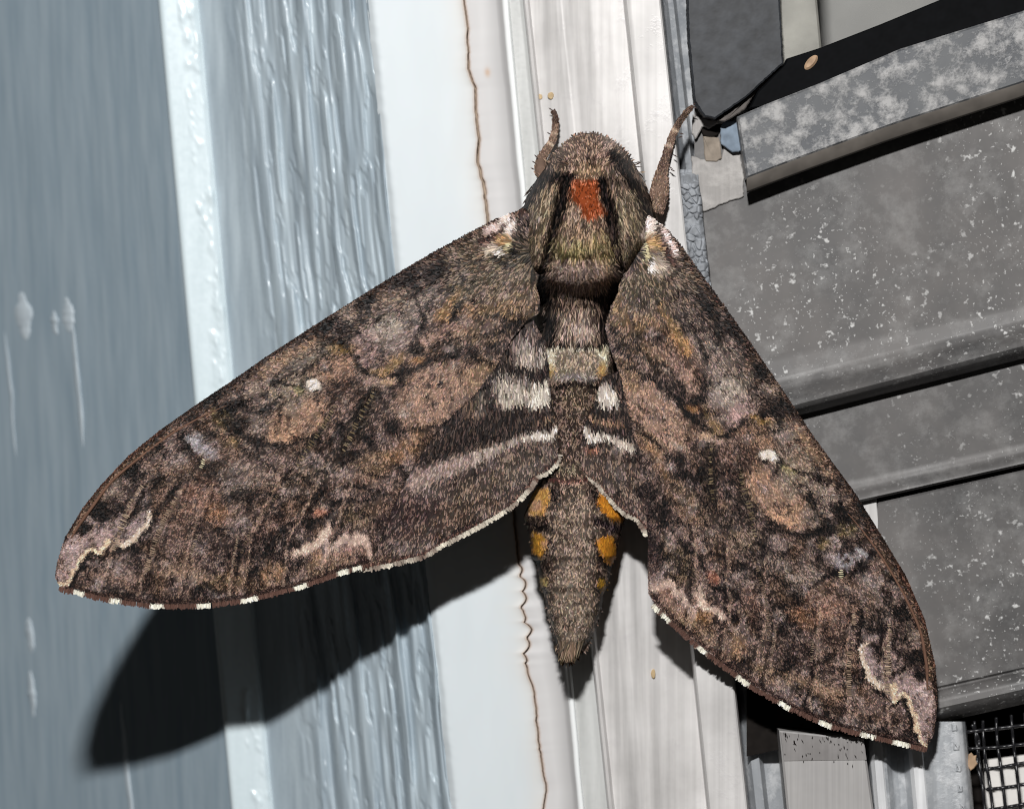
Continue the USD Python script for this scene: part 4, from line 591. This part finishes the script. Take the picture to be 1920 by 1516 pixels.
FURROWS = [[(700, 735), (668, 800), (600, 930), (560, 1040)], [(625, 770), (560, 870), (450, 1000), (420, 1090)], [(980, 520), (880, 640), (760, 800), (700, 960)]]
def h_hind(p, side): return h_fore(p, side) - 5 - (8 * np.clip((p[:, 0] - 900) / 140, 0, 1) if side == 'L' else 4)

def scatter(poly, spacing, seed):
    r = np.random.default_rng(seed); poly = np.asarray(poly, float); lo, hi = poly.min(0), poly.max(0)
    gx, gy = np.meshgrid(np.arange(lo[0], hi[0], spacing), np.arange(lo[1], hi[1], spacing)); gx[1::2] += spacing / 2
    p = np.stack([gx.ravel(), gy.ravel()], 1) + r.uniform(-.5, .5, (gx.size, 2)) * spacing
    return p[inside(p, poly)]
def resample(poly, step):
    poly = np.asarray(poly, float); q = np.vstack([poly, poly[:1]]); L = np.r_[0, np.cumsum(np.linalg.norm(np.diff(q, axis=0), axis=1))]
    t = np.arange(0, L[-1], step); return np.stack([np.interp(t, L, q[:, 0]), np.interp(t, L, q[:, 1])], 1)
def sheet(poly, hfun, thick=2.0, step=7.0):
    b = resample(poly, step * .6); inn = scatter(poly, step, 5)
    db, _ = seg_dist(inn, np.vstack([b, b[:1]])); inn = inn[db > step * .5]
    p = np.vstack([b, inn]); tri = Delaunay(p).simplices; c = p[tri].mean(1); tri = tri[inside(c, poly)]
    a = p[tri]; cr = (a[:, 1, 0] - a[:, 0, 0]) * (a[:, 2, 1] - a[:, 0, 1]) - (a[:, 1, 1] - a[:, 0, 1]) * (a[:, 2, 0] - a[:, 0, 0])
    tri[cr > 0] = tri[cr > 0][:, ::-1]
    h = hfun(p); n = len(p); nb = len(b)
    top = P(p[:, 0], p[:, 1], h); bot = top.copy(); bot[:, 1] += thick * S
    k = np.arange(nb); r = (k + 1) % nb
    f = np.vstack([tri, tri[:, ::-1] + n, np.stack([k, r, r + n], 1), np.stack([k, r + n, k + n], 1)])
    return (np.vstack([top, bot]), f), np.vstack([p, p])

def blades(p, h, ang, length, width, lift, col, roll=0.0, curve=0.0, pointed=1.0, seed=0, shade=0.0, hf=None):
    """small flat scales or hairs: p roots in photo pixels, ang direction, lift = rise per length"""
    r = np.random.default_rng(seed); n = len(p)
    d = np.stack([np.cos(ang), np.sin(ang)], 1); w = np.stack([-d[:, 1], d[:, 0]], 1)
    rl = r.normal(0, 1, n) * roll
    def pt(t, wd, sgn):
        q = p + d * (length * t)[:, None] + w * (sgn * wd * width / 2)[:, None] + w * (curve * length * t * t)[:, None] if np.ndim(curve) else p + d * (length * t)[:, None] + w * (sgn * wd * width / 2)[:, None]
        hh = h if hf is None else hf(q[:, 0], q[:, 1])
        return P(q[:, 0], q[:, 1], hh + lift * length * t * (1.25 - .45 * t) + sgn * rl * width * wd)
    one = np.ones(n)
    vs = [pt(0 * one, .7, -1), pt(0 * one, .7, 1), pt(.55 * one, 1.0, -1), pt(.55 * one, 1.0, 1), pt(one, 1 - pointed * .9, -1), pt(one, 1 - pointed * .9, 1)]
    v = np.stack(vs, 1).reshape(-1, 3); i = np.arange(n)[:, None] * 6
    f = np.concatenate([i + [0, 2, 3], i + [0, 3, 1], i + [2, 4, 5], i + [2, 5, 3]], 0)
    c = np.repeat(np.asarray(col, float)[:, None], 6, 1); c[:, :2] *= (1 - shade); c[:, 4:] *= (1 + .5 * shade)
    return (v, f), np.clip(c.reshape(-1, 3), 0, .95)
def joinb(lst):
    vs, fs, cs, o = [], [], [], 0
    for (v, f), c in lst: vs.append(v); fs.append(f + o); cs.append(c); o += len(v)
    return (np.vstack(vs), np.vstack(fs)), np.vstack(cs)
def punch(c, g=1.55, m=.072):
    l = c.mean(1, keepdims=True); return c * np.clip((l / m) ** (g - 1), .22, 1.3)
def jitter(col, seed, p=None, contrast=1.0, hue=0.10, lo=.36, hi=2.5, clump=5.0):
    """every scale has its own tone: dark ones with clumps of paler ones between"""
    r = np.random.default_rng(seed); n = len(col); lum = col.mean(1)
    f = (1 - lo) / (hi - lo)
    u = r.random(n) if p is None else .38 * r.random(n) + .62 * (.6 * fbm2(p[:, 0], p[:, 1], clump, seed, 2) + .4 * fbm2(p[:, 0], p[:, 1], clump * 2.6, seed + 1, 2))
    thr = np.quantile(u, 1 - f); pale = np.clip((u - thr) / (.05 * np.std(u) + 1e-6) * .5 + .5, 0, 1)
    m = lo + (hi - lo) * pale
    k = contrast * np.clip(1.2 - 1.5 * np.sqrt(lum), .34, 1)
    m = 1 + (m - 1) * k; m = m * np.exp(r.normal(0, .24, n) * np.clip(k, .3, 1))
    out = col * m[:, None]
    hu = r.normal(0, hue, (n, 3)) * [1, .4, 1.1] * np.clip(1.1 - 1.5 * lum, .1, 1)[:, None]; out = out * np.exp(hu)
    t = (pale * .22 * (lum < .2))[:, None]; out = out * (1 - t) + t * lin((176, 150, 128)) * np.clip(lum / .06, .2, 1.2)[:, None]
    return np.clip(out, .004, .93)

moth = thing('moth', 'large mottled brown hawk moth with spread wings and an orange patch on its thorax', 'moth')
# ---- body
bv, bf = body_mesh(); bp = unP(bv)
bc = paint(bp, BODY, np.tile(lin((84, 70, 62)), (len(bp), 1)), warp=2.0, seed=5)
body = part(moth, 'body', (bv, bf), M_skin, smooth=True, col=bc * .8)
BOUT = [(x, y) for x, y in zip(BXL, BY)] + [(x, y) for x, y in list(zip(BXR, BY))[::-1]]
fp_ = scatter(BOUT, 2.4, 21)
fr = np.random.default_rng(22)
y_ = fp_[:, 1]; cx_ = np.interp(y_, AX[:, 1], AX[:, 0]); off = fp_[:, 0] - cx_
edge_t = np.abs(fp_[:, 0] - (np.interp(fp_[:, 1], BY, BXL) + np.interp(fp_[:, 1], BY, BXR)) / 2) / (np.interp(fp_[:, 1], BY, BXR) - np.interp(fp_[:, 1], BY, BXL)) * 2
fp_ = fp_[(edge_t < .95) | (fp_[:, 1] < 640)]; y_ = fp_[:, 1]; cx_ = np.interp(y_, AX[:, 1], AX[:, 0]); off = fp_[:, 0] - cx_
orange = inside(fp_, [(1079, 344), (1115, 342), (1119, 352), (1114, 366), (1121, 379), (1126, 389), (1106, 396), (1097, 390), (1090, 380), (1078, 366)])
keep = ~orange | (fr.random(len(fp_)) < .22); fp_ = fp_[keep]; y_, off = y_[keep], off[keep]; orange = orange[keep]
thor = y_ < 640
ang = np.pi / 2 - off * .0035 * np.where(thor, 1, .6) + fr.normal(0, np.where(thor, .24, .5))
ang = np.where(y_ < 303 + fr.normal(0, 9, len(y_)), np.arctan2(y_ - 340, (fp_[:, 0] - 1104) * .9) + fr.normal(0, .3, len(y_)), ang)
ang = np.where((y_ > 480) & (y_ < 545), np.pi / 2 - off * .008 + fr.normal(0, .35, len(y_)), ang)
ln = np.where(thor, fr.uniform(12, 25, len(y_)), fr.uniform(6, 10, len(y_))); ln = np.where(y_ < 335, ln * .6, ln); ln = np.where(y_ > 1195, 16, ln); ln = np.where(y_ < 305, ln * .62, ln); ln = np.where(y_ < 272, ln * .75, ln)
ln = np.where(orange, 9, ln); bare = np.exp(-((fp_[:, 0] - 1104) / 36) ** 4 - ((y_ - 362) / 46) ** 4); ln = ln * (1 - .65 * bare)
wd = np.where(thor, fr.uniform(1.8, 3.1, len(y_)), fr.uniform(2.4, 4.2, len(y_)))
hb_ = body_top(fp_[:, 0], y_) - 1
fc = paint(fp_, BODY, np.tile(lin((84, 70, 62)), (len(fp_), 1)), warp=2.5, seed=5)
fc = np.where(thor[:, None], jitter(fc, 23, None, contrast=1.35, lo=.45, hi=2.2), jitter(fc, 25, fp_, clump=5, contrast=1.15)) * np.where(thor, 1.15, 1.12)[:, None] * np.where(orange, .62, 1)[:, None]; sat_ = 1 - fc.min(1, keepdims=True) / fc.max(1, keepdims=True); fc = fc * np.minimum(1, np.where(sat_ > .6, .62, .92) / fc.max(1, keepdims=True))
m_, c_ = blades(fp_, hb_, ang, ln, wd, np.where(thor, np.where(y_ < 335, .14, .26), .12), fc, roll=.25, seed=24, shade=.22, hf=lambda x, y: body_top(x, np.clip(y, 250, 1238)) + .9)
tr_ = np.random.default_rng(29); tp = np.stack([tr_.uniform(1040, 1100, 420), tr_.uniform(1196, 1226, 420)], 1); tp = tp[inside(tp, BOUT)]; te = np.abs(tp[:, 0] - (np.interp(tp[:, 1], BY, BXL) + np.interp(tp[:, 1], BY, BXR)) / 2) / (np.interp(tp[:, 1], BY, BXR) - np.interp(tp[:, 1], BY, BXL)) * 2; tp = tp[te < .85]
ta = np.arctan2(1262 - tp[:, 1], 1062 - tp[:, 0]) + tr_.normal(0, .16, len(tp))
tc = jitter(np.tile(lin((112, 96, 80)), (len(tp), 1)), 30, contrast=.7)
tl = np.clip((1242 - tp[:, 1]) * tr_.uniform(.7, 1.05, len(tp)), 10, 40)
b2 = blades(tp, body_top(tp[:, 0], tp[:, 1]), ta, tl, tr_.uniform(1.8, 3.0, len(tp)), -.1, tc, roll=.3, seed=31, shade=.3)
m_, c_ = joinb([(m_, c_), b2])
part(body, 'fur', m_, M_fur, col=c_, kind='stuff')

# ---- wings
def wing(name, poly, hfun, colfun, angfun, lenfun, spacing, seed, label, fringe, extra=None, lift=.035, vein=False, tr=None):
    (v, f), p2 = sheet(poly, hfun)
    w = part(moth, name, (v, f), M_skin, smooth=True, col=colfun(p2) * .55, label=label)
    p = scatter(poly, spacing, seed); h = hfun(p) + .3
    r = np.random.default_rng(seed + 1)
    col = jitter(colfun(p), seed + 2, p) * [.82, .785, .80]
    L = lenfun(p) * r.uniform(.65, 1.3, len(p)); wd = r.uniform(1.9, 3.1, len(p)); de, _ = seg_dist(p, np.vstack([np.asarray(poly, float), np.asarray(poly[:1], float)])); near = np.clip(de / 12, .25, 1); L = L * near
    b = [blades(p, h, angfun(p) + r.normal(0, 1, len(p)) * np.interp(lenfun(p), [5, 8, 14], [.42, .32, .24]), L, wd, np.interp(lenfun(p), [5, 14], [.012, .08]) * r.uniform(.5, 1.6, len(p)), col, roll=.09, pointed=.3, seed=seed + 3, shade=.08)]
    if extra: b += extra(hfun)
    m, c = joinb(b); part(w, 'scales', m, M_scale, col=c, kind='stuff')
    vl = spl(np.array(VEIN_LINE) if tr is None else tr(spl(VEIN_LINE, 16)), 60) if vein else None
    if vein:
        vm = tube(P(vl[:, 0], vl[:, 1], hfun(vl) + 1.2), np.interp(np.linspace(0, 1, 60), [0, .2, .8, 1], [.8, 2.2, 3.4, 1.6]) * S, 8)
        vc = lin((112, 84, 70)) * (.75 + .5 * fbm2(vm[0][:, 0] / S, vm[0][:, 2] / S, 7, 3)[:, None])
        part(w, 'vein', vm, M_scale, smooth=True, col=vc)
    # fringe along the outer margin
    line, whites, wl = fringe
    line = np.asarray(line, float); Ls = np.r_[0, np.cumsum(np.linalg.norm(np.diff(line, axis=0), axis=1))]; n = int(Ls[-1] / .5)
    t = np.sort(r.uniform(0, Ls[-1], n)); q = np.stack([np.interp(t, Ls, line[:, 0]), np.interp(t, Ls, line[:, 1])], 1)
    tg = np.stack([np.gradient(q[:, 0]), np.gradient(q[:, 1])], 1)
    tg = np.stack([np.interp(t, (Ls[1:] + Ls[:-1]) / 2, np.diff(line[:, 0]) / np.diff(Ls)), np.interp(t, (Ls[1:] + Ls[:-1]) / 2, np.diff(line[:, 1]) / np.diff(Ls))], 1)
    out = wl['side'] * np.stack([-tg[:, 1], tg[:, 0]], 1)
    white = np.zeros(n)
    for (x, y, rad) in whites: white = np.maximum(white, np.clip((rad + 2 - np.hypot(q[:, 0] - x, q[:, 1] - y)) / 4, 0, 1))
    if wl.get('mostly'): white = np.clip(white + np.clip((fbm2(t, t * 0, 26, seed + 8) - .26) * 4, 0, 1) * wl['mostly'], 0, 1)
    cc = lin((92, 68, 60)) * (1 - white[:, None]) + lin((232, 228, 212) if not wl.get('mostly') else (212, 204, 188)) * white[:, None]
    cc = cc * np.exp(r.normal(0, .2, (n, 1)))
    q = q + out * r.uniform(-5, 0, (n, 1))
    m, c = blades(q, hfun(q) - .5, np.arctan2(out[:, 1], out[:, 0]) + r.normal(0, .16, n), r.uniform(9, 12, n) * (.92 if wl.get('mostly') else 1.0), r.uniform(2.0, 3.2, n), -.05, cc, roll=.2, pointed=.3, seed=seed + 9, shade=.15)
    part(w, 'fringe', m, M_scale, col=c, kind='stuff')
    return w
# ridged bare streaks and beaded veins (positions on the left wing, carried over to the right one)
def bars(hfun, paths, tr=None, flip=1):
    out = []
    r = np.random.default_rng(51)
    for ln_, hw, sp, c, ww in paths:
        ln_ = np.asarray(ln_, float)
        if tr is not None: ln_ = tr(spl(ln_, 12))
        Ls = np.r_[0, np.cumsum(np.linalg.norm(np.diff(ln_, axis=0), axis=1))]; t = np.arange(0, Ls[-1], sp)
        q = np.stack([np.interp(t, Ls, ln_[:, 0]), np.interp(t, Ls, ln_[:, 1])], 1); g = np.gradient(q, axis=0); g /= np.linalg.norm(g, axis=1, keepdims=True)
        n = np.stack([-g[:, 1], g[:, 0]], 1); half = np.interp(t / Ls[-1], np.linspace(0, 1, np.size(hw)), np.atleast_1d(hw))
        q = q + n * (r.normal(0, 1, len(q)) * half * .12)[:, None]
        a = np.arctan2(n[:, 1], n[:, 0]) + r.normal(0, .09, len(q)); kp = r.random(len(q)) < .8; q, n, half, a = q[kp], n[kp], half[kp] * r.uniform(.7, 1.15, kp.sum()), a[kp]; st0 = q - n * half[:, None]
        cc = np.tile(lin(c), (len(q), 1)) * np.exp(r.normal(0, .25, (len(q), 1)))
        out.append(blades(st0, hfun(q) + 2.2, a, 2 * half, np.full(len(q), ww), 0.0, cc, roll=.15, pointed=.3, seed=52))
    return out
VEIN_LINE = [(425, 760), (340, 802), (264, 856), (206, 906), (173, 950), (151, 980), (134, 1008)]
STREAKS = [([(700, 735), (684, 768), (662, 806), (642, 846)], [9, 15, 15, 7], 5.6, (112, 97, 74), 2.6), ([(628, 762), (606, 800), (580, 838), (556, 872)], [4, 8, 10, 6], 5.6, (108, 94, 72), 2.6),
           ([(266, 912), (246, 946), (226, 986), (212, 1030)], [4, 6, 6, 5], 3.6, (152, 132, 112), 2.2), ([(338, 918), (310, 968), (292, 1010), (272, 1075)], [4, 5, 5, 4], 3.6, (138, 118, 100), 2.2), ([(382, 862), (376, 876)], 4, 3.6, (190, 180, 150), 2.2), ([(446, 1005), (436, 1060)], 3, 4, (124, 108, 92), 2), ([(372, 995), (358, 1040)], 3, 4, (124, 108, 92), 2),
           ([(540, 905), (470, 990), (452, 1040)], 3, 4.4, (104, 88, 72), 2)]
def col_fore(p): return punch(paint(p, FORE, vary(p, seed=1), warp=5.5, seed=1))
def col_fore_r(p): return punch(paint(R2L(p), FORE, vary(p, seed=3), warp=7.5, seed=2))
def ang_l(p):
    d = p - np.array([1010., 470.]); u = np.linalg.norm(d, axis=1); a = np.arctan2(d[:, 1], d[:, 0])
    return a - .55 * np.clip((p[:, 1] - 560 - (985 - p[:, 0]) * .62) / 200, 0, 1)
def ang_r(p):
    d = p - np.array([1180., 470.]); a = np.arctan2(d[:, 1], d[:, 0]); return a + .25 * np.clip(1 - (p[:, 0] - 1140) / 400, 0, 1)
def len_l(p): return np.interp(np.linalg.norm(p - ROOT_L, axis=1), [0, 150, 350, 700], [15, 10.5, 6.6, 5.2])
def len_r(p): return np.interp(np.linalg.norm(p - ROOT_R, axis=1), [0, 150, 350, 700], [15, 10.5, 7, 5.4])
FR_L = [(112, 1100), (135, 1104), (210, 1121), (290, 1132), (380, 1131), (455, 1122), (560, 1096), (640, 1068), (690, 1055)]
WH_L = [(149, 1107, 9), (217, 1122, 9), (294, 1132, 12), (382, 1131, 13), (467, 1119, 15), (563, 1095, 12), (642, 1068, 11), (668, 1058, 8)]
wing('forewing', OUT_L, lambda p: h_fore(p, 'L'), col_fore, ang_l, len_l, 1.7, 31, 'left forewing in the photo, fully spread', (FR_L, WH_L, {'side': 1}), extra=lambda hf: bars(hf, STREAKS), vein=True)
FR_R = [(1738, 1400), (1687, 1388), (1615, 1371), (1556, 1356), (1480, 1322), (1410, 1283), (1380, 1260), (1325, 1220), (1258, 1161), (1227, 1131)]
WH_R = [(1690, 1390, 15), (1628, 1375, 13), (1548, 1353, 12), (1472, 1318, 12), (1395, 1272, 13), (1318, 1215, 10), (1250, 1155, 9), (1232, 1137, 7)]
wing('forewing', OUT_R, lambda p: h_fore(p, 'R'), col_fore_r, ang_r, len_r, 1.7, 41, 'right forewing in the photo, swept further back', (FR_R, WH_R, {'side': -1}), extra=lambda hf: bars(hf, STREAKS, tr=L2R), vein=True, tr=L2R)
HL = [(1000, 600), (1022, 640), (1030, 700), (1034, 760), (1045, 800), (1047, 858), (1030, 880), (1004, 890), (993, 910), (965, 940), (925, 967), (870, 997), (826, 1019), (794, 1039), (729, 1055), (690, 1062), (650, 1040), (700, 900), (800, 760), (900, 660)]
FR_HL = [(1046, 852), (1041, 868), (1026, 882), (1004, 892), (993, 911), (965, 941), (925, 968), (870, 998), (826, 1020), (794, 1040), (729, 1056), (690, 1063), (662, 1062)]
wing('hindwing', HL, lambda p: h_hind(p, 'L'), lambda p: paint(p, HINDL, vary(p, seed=6) * .9, warp=4, seed=3), lambda p: np.where(p[:, 1] < 770, np.pi / 2 + .05, np.pi / 2 + (1040 - p[:, 0]) * .0012), lambda p: np.interp(p[:, 1], [620, 760, 830, 1000], [24, 20, 13, 9]), 2.5, 61, 'left hindwing showing white hair tufts and a white band', (FR_HL, [], {'side': -1, 'mostly': .95}))
HR = [(1129, 706), (1112, 760), (1094, 800), (1086, 835), (1083, 862), (1088, 876), (1098, 890), (1122, 906), (1144, 932), (1158, 948), (1174, 961), (1196, 971), (1212, 992), (1216, 1006), (1290, 1010), (1290, 760), (1200, 680)]
FR_HR = [(1083, 858), (1088, 875), (1098, 889), (1122, 905), (1144, 931), (1158, 947), (1174, 960), (1196, 970), (1211, 990), (1216, 1004)]
wing('hindwing', HR, lambda p: h_hind(p, 'R'), lambda p: paint(p, HINDR, vary(p, seed=7), warp=3, seed=4), lambda p: np.full(len(p), np.pi / 2 - .15), lambda p: np.interp(p[:, 1], [700, 780, 850, 1000], [18, 15, 11, 9]), 2.5, 71, 'right hindwing mostly hidden under its forewing', (FR_HR, [], {'side': -1 if False else 1, 'mostly': .9}))

# ---- forelegs
def leg(path, radii, bands, seed, spurs):
    q = spl(np.array(path), 60); rr = np.interp(np.linspace(0, 1, 60), np.linspace(0, 1, len(radii)), radii)
    pts = P(q[:, 0], q[:, 1], q[:, 2]); v, f = tube(pts, rr * S, 10)
    tt = np.r_[np.repeat(np.linspace(0, 1, 60), 10), 0, 1]
    def colr(t, pos):
        c = np.tile(lin((112, 92, 80)), (len(t), 1)) * (.75 + .5 * fbm2(pos[:, 0] * 0 + t * 300, t * 0, 4, seed)[:, None])
        for a, b, cc in bands:
            k = np.clip((.012 - np.maximum(a - t, t - b)) / .02, 0, 1)[:, None]; c = c * (1 - k) + lin(cc) * k
        return c
    lg = part(moth, 'foreleg', (v, f), M_skin, smooth=True, col=colr(tt, v))
    r = np.random.default_rng(seed); n = int(1800 * np.mean(radii) / 8)
    t = r.uniform(0.0, .97, n); x, y, h = (np.interp(t, np.linspace(0, 1, 60), q[:, k]) for k in range(3)); ra = np.interp(t, np.linspace(0, 1, 60), rr)
    g = np.gradient(q[:, :2], axis=0); a = np.interp(t, np.linspace(0, 1, 60), np.unwrap(np.arctan2(g[:, 1], g[:, 0])))
    s = r.uniform(-.98, .98, n); p = np.stack([x - np.sin(a) * s * ra, y + np.cos(a) * s * ra], 1)
    b = [blades(p, h + ra * np.sqrt(1 - s * s), a + s * .15 + r.normal(0, .2, n), r.uniform(3.5, 6, n), r.uniform(1.5, 2.5, n), .03, jitter(colr(t, p), seed + 1, contrast=.6) * 1.1, roll=.3, seed=seed)]
    for (sx, sy, sh, an, L) in spurs:
        b.append(blades(np.array([[sx, sy]], float), np.array([sh], float), np.array([an]), np.array([float(L)]), np.array([2.4]), np.array([.1]), np.array([lin((60, 45, 40))])))
    m, c = joinb(b); part(lg, 'scales', m, M_scale, col=c, kind='stuff')
leg([(1034, 345, 40), (1014, 318, 10), (1014, 302, -20), (1026, 280, -46), (1036, 262, -58), (1041, 240, -64), (1042, 222, -68), (1036, 208, -72)], [14, 12, 9.5, 8, 6.5, 6, 5.5, 4.5, 3.5], [(.47, .50, (190, 170, 150)), (.62, .64, (180, 160, 140)), (.75, 1, (74, 58, 52))], 81,
    [(1036, 207, -72, -2.6, 9), (1036, 207, -72, .3, 9), (1008, 296, -8, -2.4, 9), (1004, 306, 0, -2.6, 8), (1032, 252, -54, -2.6, 8), (1002, 318, 5, -2.7, 8)])
leg([(1228, 400, 20), (1234, 372, 14), (1238, 345, 4), (1242, 318, 0), (1250, 290, -2), (1258, 262, -2), (1268, 240, -2), (1282, 218, -2), (1299, 199, -6)], [16, 18, 16, 9.5, 7.5, 6.5, 5.8, 5, 3.5], [(.55, .575, (176, 156, 140)), (.70, .72, (186, 166, 146)), (.35, .54, (92, 74, 66)), (.74, 1, (76, 60, 52))], 91,
    [(1300, 198, -5, -1.0, 7), (1300, 200, -5, .5, 7), (1262, 290, 4, .5, 10), (1254, 312, 6, .6, 10), (1258, 318, 4, .4, 9), (1272, 258, 2, -.3, 9), (1274, 250, 2, .2, 9), (1248, 325, 8, .9, 9)])
